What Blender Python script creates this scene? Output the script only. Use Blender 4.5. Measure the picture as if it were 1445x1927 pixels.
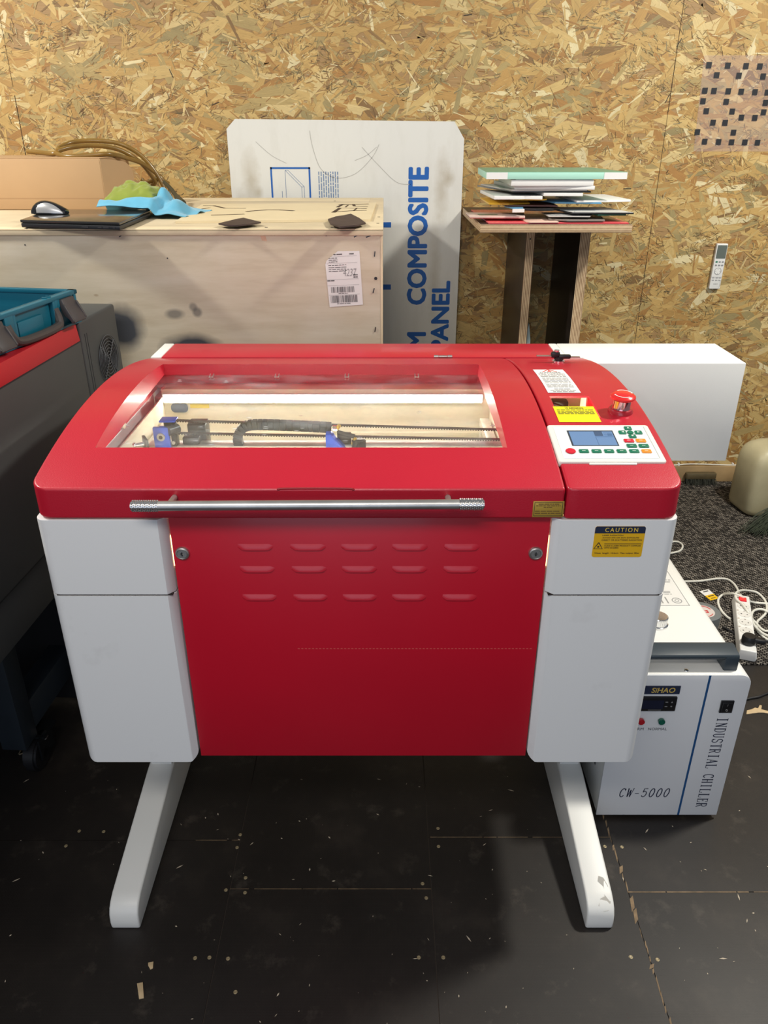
import bpy, bmesh, math, random
import numpy as np
from mathutils import Vector, Matrix, noise
random.seed(7); rng = np.random.default_rng(11)
R = math.radians; PI = math.pi
for o in list(bpy.data.objects): bpy.data.objects.remove(o)
SC = bpy.context.scene; COL = SC.collection

# ---------------------------------------------------------------- camera, world, lights, exposure
H, TH, FPX, CX, CY = 1.55, R(26.2), 1448.0, 722.5, 963.5
cam = bpy.data.cameras.new('camera'); camo = bpy.data.objects.new('camera', cam); COL.objects.link(camo)
camo.location = (0, 0, H); camo.rotation_euler = (PI/2-TH, 0, 0)
cam.sensor_fit = 'VERTICAL'; cam.sensor_height = 36; cam.lens = 36*FPX/1927; cam.clip_start = .02
SC.camera = camo
SC.view_settings.view_transform = 'Standard'; SC.view_settings.look = 'None'
SC.view_settings.exposure = 0.0; SC.view_settings.gamma = 1; SC.view_settings.use_curve_mapping = False

W = bpy.data.worlds.new('world'); SC.world = W; W.use_nodes = True
bg = W.node_tree.nodes['Background']; bg.inputs[0].default_value = (.86, .92, 1, 1); bg.inputs[1].default_value = .22

def area(name, loc, target, sx, sy, power, col, spread=180):
    l = bpy.data.lights.new(name, 'AREA'); l.shape = 'RECTANGLE'; l.size = sx; l.size_y = sy; l.energy = power
    l.color = col; l.spread = R(spread)
    o = bpy.data.objects.new(name, l); COL.objects.link(o); o.location = loc
    o.rotation_euler = (Vector(target)-Vector(loc)).to_track_quat('-Z', 'Y').to_euler()
    return o
area('ceiling_lamp', (-2.35, 1.85, 2.95), (-2.0, 2.05, 0), .24, .24, 86, (1, .95, .84))
area('ceiling_lamp', (1.8, 1.80, 2.95), (1.5, 2.0, 0), .24, .24, 78, (1, .95, .84))
area('ceiling_lamp', (-.5, -.7, 2.95), (-.2, 1.2, .4), 1.6, .4, 37, (1, .95, .88))  # unseen front fill, moved in close to brighten the feet
area('door_daylight', (-.6, -3.4, 1.5), (0, 1.5, .9), 3.2, 2.4, 35, (.70, .80, 1))

# ---------------------------------------------------------------- pixel rays (1445 x 1927 frame) to points in the place
S_, C_ = math.sin(TH), math.cos(TH)
def ray(u, v):
    a = (u-CX)/FPX; b = (CY-v)/FPX
    return a, C_+b*S_, -S_+b*C_
def atZ(u, v, z):
    a, y, d = ray(u, v); t = (z-H)/d; return Vector((a*t, y*t, z))
def atY(u, v, Y):
    a, y, d = ray(u, v); t = Y/y; return Vector((a*t, Y, H+d*t))

# ---------------------------------------------------------------- materials
def lin(c):
    if isinstance(c, str):
        c = [int(c[i:i+2], 16)/255 for i in (0, 2, 4)]
        c = [x/12.92 if x <= .04045 else ((x+.055)/1.055)**2.4 for x in c]
    return tuple(c)+(1,)
def nodes(name):
    m = bpy.data.materials.new(name); m.use_nodes = True
    nt = m.node_tree; b = nt.nodes['Principled BSDF']
    return m, nt, b
def N(nt, t, **kw):
    n = nt.nodes.new(t)
    for k, v in kw.items(): setattr(n, k, v)
    return n
def mixc(nt, fac, a, b, blend='MIX'):
    n = N(nt, 'ShaderNodeMix', data_type='RGBA', blend_type=blend)
    for sock, v in ((n.inputs[0], fac), (n.inputs[6], a), (n.inputs[7], b)):
        if hasattr(v, 'is_output'): nt.links.new(v, sock)
        elif isinstance(v, (int, float)): sock.default_value = v
        else: sock.default_value = v
    return n.outputs[2]
def ramp(nt, fac, stops):
    n = N(nt, 'ShaderNodeValToRGB'); e = n.color_ramp.elements
    while len(e) > 1: e.remove(e[-1])
    e[0].position, e[0].color = stops[0]
    for p, c in stops[1:]:
        x = e.new(p); x.color = c
    nt.links.new(fac, n.inputs[0]); return n.outputs[0]
def coords(nt, scale=(1, 1, 1), rot=(0, 0, 0), which='Object', loc=(0, 0, 0)):
    tc = N(nt, 'ShaderNodeTexCoord'); mp = N(nt, 'ShaderNodeMapping')
    mp.inputs['Scale'].default_value = scale; mp.inputs['Rotation'].default_value = rot; mp.inputs['Location'].default_value = loc
    nt.links.new(tc.outputs[which], mp.inputs[0]); return mp.outputs[0]
def noiset(nt, vec, scale, detail=3, rough=.55):
    n = N(nt, 'ShaderNodeTexNoise'); n.inputs['Scale'].default_value = scale; n.inputs['Detail'].default_value = detail
    n.inputs['Roughness'].default_value = rough; nt.links.new(vec, n.inputs['Vector']); return n.outputs['Fac']
def math_(nt, op, a, b=None):
    n = N(nt, 'ShaderNodeMath', operation=op)
    for i, v in enumerate((a, b)):
        if v is None: continue
        if hasattr(v, 'is_output'): nt.links.new(v, n.inputs[i])
        else: n.inputs[i].default_value = v
    return n.outputs[0]
def bump(nt, b, h, dist, strength=1):
    n = N(nt, 'ShaderNodeBump'); n.inputs['Distance'].default_value = dist; n.inputs['Strength'].default_value = strength
    nt.links.new(h, n.inputs['Height']); nt.links.new(n.outputs[0], b.inputs['Normal'])
MATS = {}
def mat(name, col, rough=.5, metal=0, var=0, vscale=8, bmp=None, coat=0, emit=None, spec=.5, sss=0):
    if name in MATS: return MATS[name]
    m, nt, b = nodes(name); c = lin(col)
    b.inputs['Base Color'].default_value = c; b.inputs['Roughness'].default_value = rough; b.inputs['Metallic'].default_value = metal
    b.inputs['Specular IOR Level'].default_value = spec
    b.inputs['Coat Weight'].default_value = coat; b.inputs['Coat Roughness'].default_value = .12
    v = coords(nt)
    f = noiset(nt, v, vscale, 4)
    if var:
        d = tuple(x*(1-var) for x in c[:3])+(1,); e = tuple(min(1, x*(1+var)) for x in c[:3])+(1,)
        nt.links.new(ramp(nt, f, [(.3, d), (.7, e)]), b.inputs['Base Color'])
    if bmp: bump(nt, b, noiset(nt, v, bmp[0], 2), bmp[1])
    if emit:
        b.inputs['Emission Color'].default_value = lin(emit[0]); b.inputs['Emission Strength'].default_value = emit[1]
    MATS[name] = m; return m

def blob(nt, vec, c, r, soft, nscale=14, namp=.35):
    """ragged stain mask around point c (object space), radius r"""
    s = N(nt, 'ShaderNodeVectorMath', operation='SUBTRACT'); nt.links.new(vec, s.inputs[0]); s.inputs[1].default_value = c
    d = N(nt, 'ShaderNodeVectorMath', operation='MULTIPLY'); nt.links.new(s.outputs[0], d.inputs[0]); d.inputs[1].default_value = r
    l = N(nt, 'ShaderNodeVectorMath', operation='LENGTH'); nt.links.new(d.outputs[0], l.inputs[0])
    nz = noiset(nt, vec, nscale, 3)
    f = math_(nt, 'ADD', l.outputs['Value'], math_(nt, 'MULTIPLY', math_(nt, 'SUBTRACT', nz, .5), namp))
    n = N(nt, 'ShaderNodeMapRange'); n.inputs['From Min'].default_value = 1; n.inputs['From Max'].default_value = 1-soft
    nt.links.new(f, n.inputs['Value']); return n.outputs[0]

RED = mat('red_powder_coat', (.47, .005, .023), .40, bmp=(650, .00025), coat=.25, var=.05, vscale=3)
REDS = mat('red_smooth_paint', (.52, .003, .020), .36, bmp=(900, .00006), coat=.2, var=.04, vscale=3)
def white_paint():
    m, nt, b = nodes('white_paint'); b.inputs['Roughness'].default_value = .38
    v = coords(nt); f = noiset(nt, v, 9, 5, .6)
    g = noiset(nt, v, 1.7, 2)
    smear = ramp(nt, f, [(.60, (0, 0, 0, 1)), (.78, (1, 1, 1, 1))])
    base = mixc(nt, math_(nt, 'MULTIPLY', smear, math_(nt, 'MULTIPLY', g, .55)), (.78, .785, .785, 1), (.42, .41, .39, 1))
    nt.links.new(base, b.inputs['Base Color']); bump(nt, b, noiset(nt, v, 500, 2), .0001)
    return m
WHITE = white_paint()
WHITE2 = mat('white_housing_paint', (.80, .80, .77), .42, bmp=(500, .0001), var=.02, vscale=2)
CREAM = mat('chamber_paint', (.80, .76, .60), .5, var=.10, vscale=6)
BLACK = mat('black_plastic', (.012, .012, .014), .42)
BLACKG = mat('black_gloss_plastic', (.008, .008, .010), .18, coat=.4)
DARKM = mat('dark_metal', (.04, .045, .05), .35, .8)
STEEL = mat('brushed_steel', (.50, .49, .47), .38, .9, var=.12, vscale=30)
CHROME = mat('chrome', (.82, .82, .82), .12, 1)
ALU = mat('aluminium_rail', (.62, .60, .52), .4, .5, var=.1, vscale=40)
BLUE = mat('blue_anodised', (.02, .09, .60), .4, .2)
TEAL = mat('teal_plastic', (.005, .125, .19), .42, var=.06)
TEALD = mat('grey_latch_plastic', (.055, .05, .052), .5)
INK = mat('black_ink', (.02, .02, .025), .6)
GREYINK = mat('grey_ink', (.30, .30, .30), .7)
PAPER = mat('white_paper', (.80, .79, .77), .6)
YEL = mat('yellow_label', (.80, .48, .005), .5)
YEL2 = mat('bright_yellow_label', (.88, .78, .01), .45)
GOLD = mat('gold_plaque', (.55, .36, .06), .38, .4)
NAVY = mat('navy_ink', (.014, .022, .055), .5)
GREY = mat('dark_grey_cabinet_paint', (.055, .058, .058), .5, bmp=(500, .00012), var=.08, vscale=3)
CAB2 = mat('cabinet_red_stripe', (.50, .012, .022), .45, bmp=(500, .0001))
FRAMEM = mat('dark_frame_paint', (.018, .026, .035), .5, var=.2)
WOODPALE = mat('light_plywood', (.72, .60, .40), .62, var=.12, vscale=5)
BURNT = mat('burnt_edge', (.055, .028, .012), .8)
WALNUT = mat('dark_brown_board', (.050, .030, .026), .6, var=.3, vscale=30)
CABLE = mat('white_cable_plastic', (.74, .73, .66), .45)
PLASTW = mat('white_plastic', (.80, .80, .78), .35)
PLASTC = mat('cream_plastic', (.76, .74, .68), .4)
GREENB = mat('green_key', (.008, .16, .085), .35)
REDB = mat('red_key', (.60, .012, .03), .35)
ORANGEB = mat('orange_key', (.85, .26, .02), .35)
SILV = mat('silver_plastic', (.45, .45, .46), .3, .5)

def plywood_edge(name, axis, scale=170):
    m, nt, b = nodes(name); b.inputs['Roughness'].default_value = .65
    v = coords(nt)
    sp = N(nt, 'ShaderNodeSeparateXYZ'); nt.links.new(v, sp.inputs[0])
    w = math_(nt, 'SINE', math_(nt, 'MULTIPLY', sp.outputs[axis], scale*2*PI))
    f = math_(nt, 'ADD', math_(nt, 'MULTIPLY', w, .5), .5)
    f = math_(nt, 'ADD', math_(nt, 'MULTIPLY', f, .7), math_(nt, 'MULTIPLY', noiset(nt, v, 60, 3), .4))
    nt.links.new(ramp(nt, f, [(.25, (.20, .11, .055, 1)), (.5, (.48, .33, .19, 1)), (.75, (.68, .52, .33, 1))]), b.inputs['Base Color'])
    return m
PLYX = plywood_edge('plywood_edge_upright', 'X', 165); PLYZ = plywood_edge('plywood_edge_flat', 'Z', 190)
FILM = mat('dark_film_faced_ply', (.022, .016, .014), .38, var=.3, vscale=20)

def crate_mat():
    m, nt, b = nodes('crate_plywood'); b.inputs['Roughness'].default_value = .65
    v = coords(nt, (2, 2, 14)); f = noiset(nt, v, 2.2, 5, .6)
    v0 = coords(nt); g = noiset(nt, v0, 3.2, 4, .6)
    base = ramp(nt, f, [(.25, (.52, .44, .31, 1)), (.5, (.61, .535, .40, 1)), (.75, (.68, .61, .48, 1))])
    base = mixc(nt, math_(nt, 'MULTIPLY', ramp(nt, g, [(.45, (0, 0, 0, 1)), (.75, (1, 1, 1, 1))]), .45), base, (.70, .66, .58, 1))
    # knots
    kn = N(nt, 'ShaderNodeTexVoronoi'); kn.inputs['Scale'].default_value = 5.5; nt.links.new(coords(nt, (1, 1, 1.9)), kn.inputs['Vector'])
    k = ramp(nt, kn.outputs['Distance'], [(0, (0, 0, 0, 1)), (.035, (1, 1, 1, 1)), (.055, (.0, .0, .0, 1))])
    base = mixc(nt, math_(nt, 'MULTIPLY', k, .5), base, (.28, .17, .08, 1))
    # exhaust soot
    for c, r, a in (((-.758, 2.23, 1.045), (13, 13, 13), .97), ((-.56, 2.23, .985), (9.5, 9.5, 19), .98), ((-.60, 2.23, 1.085), (30, 30, 55), .6), ((-.535, 2.23, 1.09), (60, 60, 60), .6), ((-.545, 2.23, 1.105), (70, 70, 70), .5)):
        c = (c[0]+.85, c[1]-2.8, c[2])
        base = mixc(nt, math_(nt, 'MULTIPLY', blob(nt, v0, c, r, .5), a), base, (.035, .042, .056, 1))
    nt.links.new(base, b.inputs['Base Color']); return m
CRATE = crate_mat()
def panel_mat():
    m, nt, b = nodes('composite_panel_film'); b.inputs['Roughness'].default_value = .32
    v = coords(nt); g = noiset(nt, coords(nt, (5, 5, 1.6)), 2.5, 6, .65)
    base = mixc(nt, math_(nt, 'MULTIPLY', ramp(nt, g, [(.5, (0, 0, 0, 1)), (.8, (1, 1, 1, 1))]), .3), (.70, .70, .67, 1), (.48, .46, .40, 1))
    for c, r, a in (((-.55, 3.46, 1.37), (22, 22, 7), .55), ((-.52, 3.46, 1.33), (40, 40, 30), .5), ((.24, 3.46, 1.35), (26, 26, 6), .5), ((.265, 3.46, 1.385), (34, 34, 24), .6), ((.22, 3.46, 1.02), (30, 30, 3.6), .35), ((-.6, 3.46, 1.30), (40, 40, 20), .35)):
        c = (c[0]+.15, c[1]-3.46, c[2]-.006)
        base = mixc(nt, math_(nt, 'MULTIPLY', blob(nt, v, c, r, .9, 22, .9), a), base, (.36, .30, .20, 1))
    nt.links.new(base, b.inputs['Base Color']); return m
PANEL = panel_mat()
CARD = mat('cardboard', (.46, .29, .15), .75, var=.06, vscale=4)

def floor_mat():
    m, nt, b = nodes('dark_film_faced_floor')
    v = coords(nt); f = noiset(nt, v, 5, 6, .65); g = noiset(nt, v, 1.3, 3)
    base = ramp(nt, f, [(.3, (.0105, .0082, .0070, 1)), (.55, (.0165, .0128, .0105, 1)), (.75, (.036, .028, .022, 1))])
    base = mixc(nt, math_(nt, 'MULTIPLY', ramp(nt, noiset(nt, v, 11, 5, .7), [(.58, (0, 0, 0, 1)), (.74, (1, 1, 1, 1))]), .55), base, (.085, .070, .056, 1))
    nt.links.new(base, b.inputs['Base Color'])
    nt.links.new(ramp(nt, g, [(.3, (.42,)*3+(1,)), (.7, (.60,)*3+(1,))]), b.inputs['Roughness'])
    ck = N(nt, 'ShaderNodeTexChecker'); ck.inputs['Scale'].default_value = 330; nt.links.new(v, ck.inputs[0])
    bump(nt, b, ck.outputs['Fac'], .0002); return m
FLOOR = floor_mat()
SEAM = mat('worn_seam', (.22, .15, .085), .8, var=.4, vscale=40)
def carpet_mat():
    m, nt, b = nodes('ribbed_carpet'); b.inputs['Roughness'].default_value = .95; b.inputs['Specular IOR Level'].default_value = .1
    v = coords(nt, (1, 1, 1), (0, 0, R(28)))
    br = N(nt, 'ShaderNodeTexBrick'); nt.links.new(v, br.inputs['Vector'])
    br.inputs['Scale'].default_value = 1; br.inputs['Brick Width'].default_value = .0135; br.inputs['Row Height'].default_value = .0085
    br.inputs['Mortar Size'].default_value = .0021; br.inputs['Mortar Smooth'].default_value = .6; br.inputs['Bias'].default_value = -.15
    br.inputs['Color1'].default_value = (.075, .068, .062, 1); br.inputs['Color2'].default_value = (.50, .455, .40, 1); br.inputs['Mortar'].default_value = (.012, .011, .011, 1)
    base = mixc(nt, .5, br.outputs['Color'], ramp(nt, noiset(nt, v, 160, 3), [(.3, (.08, .08, .08, 1)), (.8, (.55, .52, .48, 1))]), 'OVERLAY')
    nt.links.new(base, b.inputs['Base Color']); bump(nt, b, math_(nt, 'SUBTRACT', 1.0, br.outputs['Fac']), .003); return m
CARPET = carpet_mat()
def glass_mat():
    m, nt, b = nodes('clear_acrylic'); nt.nodes.remove(b)
    tr = N(nt, 'ShaderNodeBsdfTransparent'); tr.inputs[0].default_value = (.93, .95, .96, 1)
    gl = N(nt, 'ShaderNodeBsdfGlossy'); gl.inputs['Roughness'].default_value = .04
    df = N(nt, 'ShaderNodeBsdfDiffuse'); df.inputs[0].default_value = (.8, .82, .85, 1)
    fr = N(nt, 'ShaderNodeFresnel'); fr.inputs[0].default_value = 1.49
    ge = N(nt, 'ShaderNodeNewGeometry'); mx = N(nt, 'ShaderNodeMixShader'); nt.links.new(math_(nt, 'MULTIPLY', fr.outputs[0], math_(nt, 'SUBTRACT', 1.0, ge.outputs['Backfacing'])), mx.inputs[0]); nt.links.new(tr.outputs[0], mx.inputs[1]); nt.links.new(gl.outputs[0], mx.inputs[2])
    v = coords(nt); sm = ramp(nt, noiset(nt, coords(nt, (1, 2.2, 1)), 9, 6, .7), [(.42, (.02,)*3+(1,)), (.60, (.12,)*3+(1,)), (.72, (.32,)*3+(1,))])
    vo = N(nt, 'ShaderNodeTexVoronoi'); vo.inputs['Scale'].default_value = 34; nt.links.new(coords(nt, (.55, 1.4, 1), (0, 0, .4)), vo.inputs['Vector'])
    sc = ramp(nt, vo.outputs['Distance'], [(0, (.9,)*3+(1,)), (.10, (.5,)*3+(1,)), (.13, (0, 0, 0, 1))])
    pick = ramp(nt, noiset(nt, v, 6, 2), [(.52, (0, 0, 0, 1)), (.58, (1, 1, 1, 1))])
    fac = math_(nt, 'ADD', math_(nt, 'MULTIPLY', sm, .55), math_(nt, 'MULTIPLY', sc, math_(nt, 'MULTIPLY', pick, .6)))
    m2 = N(nt, 'ShaderNodeMixShader'); nt.links.new(fac, m2.inputs[0]); nt.links.new(mx.outputs[0], m2.inputs[1]); nt.links.new(df.outputs[0], m2.inputs[2])
    nt.links.new(m2.outputs[0], nt.nodes['Material Output'].inputs[0]); return m
GLASS = glass_mat()
def osb_mat():
    m, nt, b = nodes('osb_strands'); b.inputs['Roughness'].default_value = .55
    at = N(nt, 'ShaderNodeAttribute', attribute_name='strand'); uv = N(nt, 'ShaderNodeUVMap', uv_map='grain')
    mp = N(nt, 'ShaderNodeMapping'); mp.inputs['Scale'].default_value = (9, 420, 1); nt.links.new(uv.outputs[0], mp.inputs[0])
    g = noiset(nt, mp.outputs[0], 1, 4, .6)
    mp2 = N(nt, 'ShaderNodeMapping'); mp2.inputs['Scale'].default_value = (30, 60, 1); nt.links.new(uv.outputs[0], mp2.inputs[0])
    g2 = noiset(nt, mp2.outputs[0], 1, 3)
    k = math_(nt, 'ADD', math_(nt, 'ADD', .55, math_(nt, 'MULTIPLY', g, .60)), math_(nt, 'MULTIPLY', g2, .30))
    kc = N(nt, 'ShaderNodeCombineColor')
    for i in range(3): nt.links.new(k, kc.inputs[i])
    nt.links.new(mixc(nt, 1.0, at.outputs['Color'], kc.outputs[0], 'MULTIPLY'), b.inputs['Base Color'])
    bump(nt, b, g, .0006); return m
OSB = osb_mat()

# ---------------------------------------------------------------- mesh builder
def catmull(pts, n=8, closed=False):
    P = [Vector(p) for p in pts]; out = []
    m = len(P); rngk = range(m if closed else m-1)
    for i in rngk:
        if closed: a, b, c, d = P[(i-1) % m], P[i], P[(i+1) % m], P[(i+2) % m]
        else: a, b, c, d = P[max(i-1, 0)], P[i], P[i+1], P[min(i+2, m-1)]
        for k in range(n):
            t = k/n; out.append(.5*((2*b)+(c-a)*t+(2*a-5*b+4*c-d)*t*t+(3*b-a-3*c+d)*t**3))
    if not closed: out.append(P[-1])
    return out
FRONT = Matrix(((1, 0, 0, 0), (0, 0, -1, 0), (0, 1, 0, 0), (0, 0, 0, 1)))      # text x,y -> X,Z facing -Y
class MB:
    def __init__(self, mt=None):
        self.bm = bmesh.new(); self.mats = []; self.mi = 0
        if mt: self.m(mt)
    def m(self, mt):
        if mt not in self.mats: self.mats.append(mt)
        self.mi = self.mats.index(mt); return self
    def add(self, b2, M=None):
        for f in b2.faces: f.material_index = self.mi
        if M is not None: b2.transform(M)
        me = bpy.data.meshes.new('t'); b2.to_mesh(me); b2.free(); self.bm.from_mesh(me); bpy.data.meshes.remove(me); return self
    def raw(self, verts, faces, M=None):
        b = bmesh.new(); vs = [b.verts.new(v) for v in verts]
        for f in faces:
            try: b.faces.new([vs[i] for i in f])
            except ValueError: pass
        return self.add(b, M)
    def box(self, x0, x1, y0, y1, z0, z1, bev=0, seg=2, M=None):
        b = bmesh.new(); bmesh.ops.create_cube(b, size=1)
        for v in b.verts: v.co = Vector(((x0+x1)/2+v.co.x*(x1-x0), (y0+y1)/2+v.co.y*(y1-y0), (z0+z1)/2+v.co.z*(z1-z0)))
        if bev: bmesh.ops.bevel(b, geom=list(b.edges), offset=bev, segments=seg, affect='EDGES', profile=.5)
        return self.add(b, M)
    def cyl(self, p0, p1, r, r2=None, seg=24, bev=0, M=None):
        p0, p1 = Vector(p0), Vector(p1); d = p1-p0
        b = bmesh.new(); bmesh.ops.create_cone(b, cap_ends=True, segments=seg, radius1=r, radius2=r if r2 is None else r2, depth=d.length)
        if bev:
            bmesh.ops.bevel(b, geom=[e for e in b.edges if abs(e.verts[0].co.z-e.verts[1].co.z) < 1e-6], offset=bev, segments=2, affect='EDGES')
        b.transform(Matrix.Translation((p0+p1)/2) @ d.to_track_quat('Z', 'Y').to_matrix().to_4x4()); return self.add(b, M)
    def sphere(self, c, r, seg=20, M=None):
        b = bmesh.new(); bmesh.ops.create_uvsphere(b, u_segments=seg, v_segments=seg//2, radius=1)
        r = (r, r, r) if isinstance(r, (int, float)) else r
        for v in b.verts: v.co = Vector((c[0]+v.co.x*r[0], c[1]+v.co.y*r[1], c[2]+v.co.z*r[2]))
        return self.add(b, M)
    def tube(self, pts, r, seg=8, n=6, closed=False, smooth=True, cap=True, M=None):
        P = catmull(pts, n, closed) if smooth else [Vector(p) for p in pts]
        vs, fs = [], []; up = Vector((0, 0, 1)); L = len(P)
        rr = r if callable(r) else (lambda t: r)
        prev = None
        for i, p in enumerate(P):
            if closed: t = P[(i+1) % L]-P[i-1]
            else: t = P[min(i+1, L-1)]-P[max(i-1, 0)]
            t = t.normalized() if t.length > 0 else Vector((1, 0, 0))
            if prev is None: a = t.cross(up if abs(t.z) < .95 else Vector((1, 0, 0))).normalized()
            else: a = (prev-t*prev.dot(t)).normalized()
            prev = a; bvec = t.cross(a); q = rr(i/max(1, L-1))
            for k in range(seg):
                an = 2*PI*k/seg; vs.append(p+(a*math.cos(an)+bvec*math.sin(an))*q)
        for i in range(L if closed else L-1):
            j = (i+1) % L
            for k in range(seg):
                k2 = (k+1) % seg; fs.append((i*seg+k, i*seg+k2, j*seg+k2, j*seg+k))
        if cap and not closed:
            fs.append(tuple(range(seg))); fs.append(tuple((L-1)*seg+k for k in range(seg)))
        return self.raw(vs, fs, M)
    def prism(self, poly, axis, a0, a1, bev=0, seg=2, M=None, angle=30):
        def P(p, a): return {'x': (a, p[0], p[1]), 'y': (p[0], a, p[1]), 'z': (p[0], p[1], a)}[axis]
        n = len(poly); b = bmesh.new()
        A = [b.verts.new(P(p, a0)) for p in poly]; B = [b.verts.new(P(p, a1)) for p in poly]
        b.faces.new(A); b.faces.new(B[::-1])
        for i in range(n): b.faces.new((A[i], B[i], B[(i+1) % n], A[(i+1) % n]))
        bmesh.ops.recalc_face_normals(b, faces=list(b.faces))
        if bev:
            es = [e for e in b.edges if len(e.link_faces) == 2 and e.calc_face_angle(0) > R(angle)]
            bmesh.ops.bevel(b, geom=es, offset=bev, segments=seg, affect='EDGES', profile=.5, clamp_overlap=True)
        return self.add(b, M)
    def lathe(self, prof, M=None, seg=32):
        vs, fs = [], []; n = len(prof)
        for r, z in prof:
            for k in range(seg): vs.append((r*math.cos(2*PI*k/seg), r*math.sin(2*PI*k/seg), z))
        for i in range(n-1):
            for k in range(seg):
                k2 = (k+1) % seg; fs.append((i*seg+k, i*seg+k2, (i+1)*seg+k2, (i+1)*seg+k))
        fs.append(tuple(range(seg))[::-1]); fs.append(tuple((n-1)*seg+k for k in range(seg)))
        return self.raw(vs, fs, M)
    def strip(self, pts, w, M=None):
        """flat ribbon along 2-D points (x, y) in the z=0 plane"""
        P = [Vector((p[0], p[1])) for p in pts]; vs, fs = [], []
        for i, p in enumerate(P):
            t = P[min(i+1, len(P)-1)]-P[max(i-1, 0)]; t.normalize(); nrm = Vector((-t.y, t.x))
            ww = w[i] if isinstance(w, (list, tuple)) else w
            vs += [(p.x+nrm.x*ww/2, p.y+nrm.y*ww/2, 0), (p.x-nrm.x*ww/2, p.y-nrm.y*ww/2, 0)]
        for i in range(len(P)-1): fs.append((2*i, 2*i+1, 2*i+3, 2*i+2))
        return self.raw(vs, fs, M)
    def text(self, s, x0, x1, y0, y1, M=None, bold=0, shear=0, fn=None, space=1):
        c = bpy.data.curves.new('t', 'FONT'); c.body = s; c.shear = shear; c.space_character = space; c.resolution_u = 3
        o = bpy.data.objects.new('t', c); COL.objects.link(o)
        dg = bpy.context.evaluated_depsgraph_get(); me = bpy.data.meshes.new_from_object(o.evaluated_get(dg))
        bpy.data.objects.remove(o); bpy.data.curves.remove(c)
        b = bmesh.new(); b.from_mesh(me); bpy.data.meshes.remove(me)
        xs = [v.co.x for v in b.verts]; ys = [v.co.y for v in b.verts]
        ax, ay = min(xs), min(ys); sx = (x1-x0)/(max(xs)-ax); sy = (y1-y0)/(max(ys)-ay)
        for v in b.verts:
            v.co = Vector((x0+(v.co.x-ax)*sx, y0+(v.co.y-ay)*sy, 0))
        if bold:
            d = bold*(y1-y0)*.9; src = bmesh.new(); me = bpy.data.meshes.new('t'); b.to_mesh(me)
            for k in range(8):
                q = bmesh.new(); q.from_mesh(me); bmesh.ops.translate(q, verts=list(q.verts), vec=(d*math.cos(k*PI/4), d*math.sin(k*PI/4), -.00001*(k+1)))
                m2 = bpy.data.meshes.new('t'); q.to_mesh(m2); q.free(); b.from_mesh(m2); bpy.data.meshes.remove(m2)
            src.free(); bpy.data.meshes.remove(me)
        if fn:
            for v in b.verts: v.co = fn(v.co)
        return self.add(b, M)
    def rows(self, x0, x1, ys, h, M=None, fn=None, seed=1, minw=.01, gap=.25):
        """lines of small unreadable print: dashes of varied length"""
        r = random.Random(seed)
        for y in ys:
            x = x0
            while x < x1-minw*.3:
                w = min(minw*r.uniform(.6, 2.2), x1-x)
                q = [Vector((x, y, 0)), Vector((x+w, y, 0)), Vector((x+w, y+h, 0)), Vector((x, y+h, 0))]
                if fn: q = [fn(p) for p in q]
                self.raw(q, [(0, 1, 2, 3)], M); x += w+minw*gap
        return self
    def build(self, name, parent=None, local=False, loc=None, label=None, smooth=35, mods=None, fix=True):
        if fix: bmesh.ops.recalc_face_normals(self.bm, faces=list(self.bm.faces))
        me = bpy.data.meshes.new(name); 
        if parent is not None and not local: self.bm.transform(ROOTM[parent.name])
        if loc is not None: self.bm.transform(Matrix.Translation(-Vector(loc)))
        self.bm.to_mesh(me); self.bm.free()
        for mt in self.mats: me.materials.append(mt)
        for p in me.polygons: p.use_smooth = True
        me.set_sharp_from_angle(angle=R(smooth))
        o = bpy.data.objects.new(name, me); COL.objects.link(o)
        if parent is not None: o.parent = parent; ROOTM[o.name] = ROOTM[parent.name]
        if loc is not None: o.location = loc
        if label: o['label'] = label
        return o
ROOTM = {}
def thing(name, label, cat, loc, rz=0, group=None):
    o = bpy.data.objects.new(name, None); COL.objects.link(o); o.location = loc; o.rotation_euler = (0, 0, rz); o.empty_display_size = .05
    o['label'] = label; o['category'] = cat
    if group: o['group'] = group
    ROOTM[o.name] = (Matrix.Translation(loc) @ Matrix.Rotation(rz, 4, 'Z')).inverted(); return o
def tag(o, label, cat, group=None, kind=None):
    o['label'] = label; o['category'] = cat
    if group: o['group'] = group
    if kind: o['kind'] = kind
    return o
def struct(o): o['kind'] = 'structure'; return o
def apply_mods(o):
    dg = bpy.context.evaluated_depsgraph_get(); me = bpy.data.meshes.new_from_object(o.evaluated_get(dg))
    o.modifiers.clear(); old = o.data; o.data = me; bpy.data.meshes.remove(old); me.name = o.name
    return o
def cut(o, *mbs):
    tmp = []
    for mb in mbs:
        c = mb.build('cutter'); tmp.append(c)
        md = o.modifiers.new('b', 'BOOLEAN'); md.operation = 'DIFFERENCE'; md.solver = 'EXACT'; md.object = c
    apply_mods(o)
    for c in tmp: bpy.data.objects.remove(c)
    return o
def resharp(o, a=35):
    for p in o.data.polygons: p.use_smooth = True
    o.data.set_sharp_from_angle(angle=R(a))
def wn(o):
    md = o.modifiers.new('wn', 'WEIGHTED_NORMAL'); md.keep_sharp = True; md.weight = 80; return o
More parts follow.
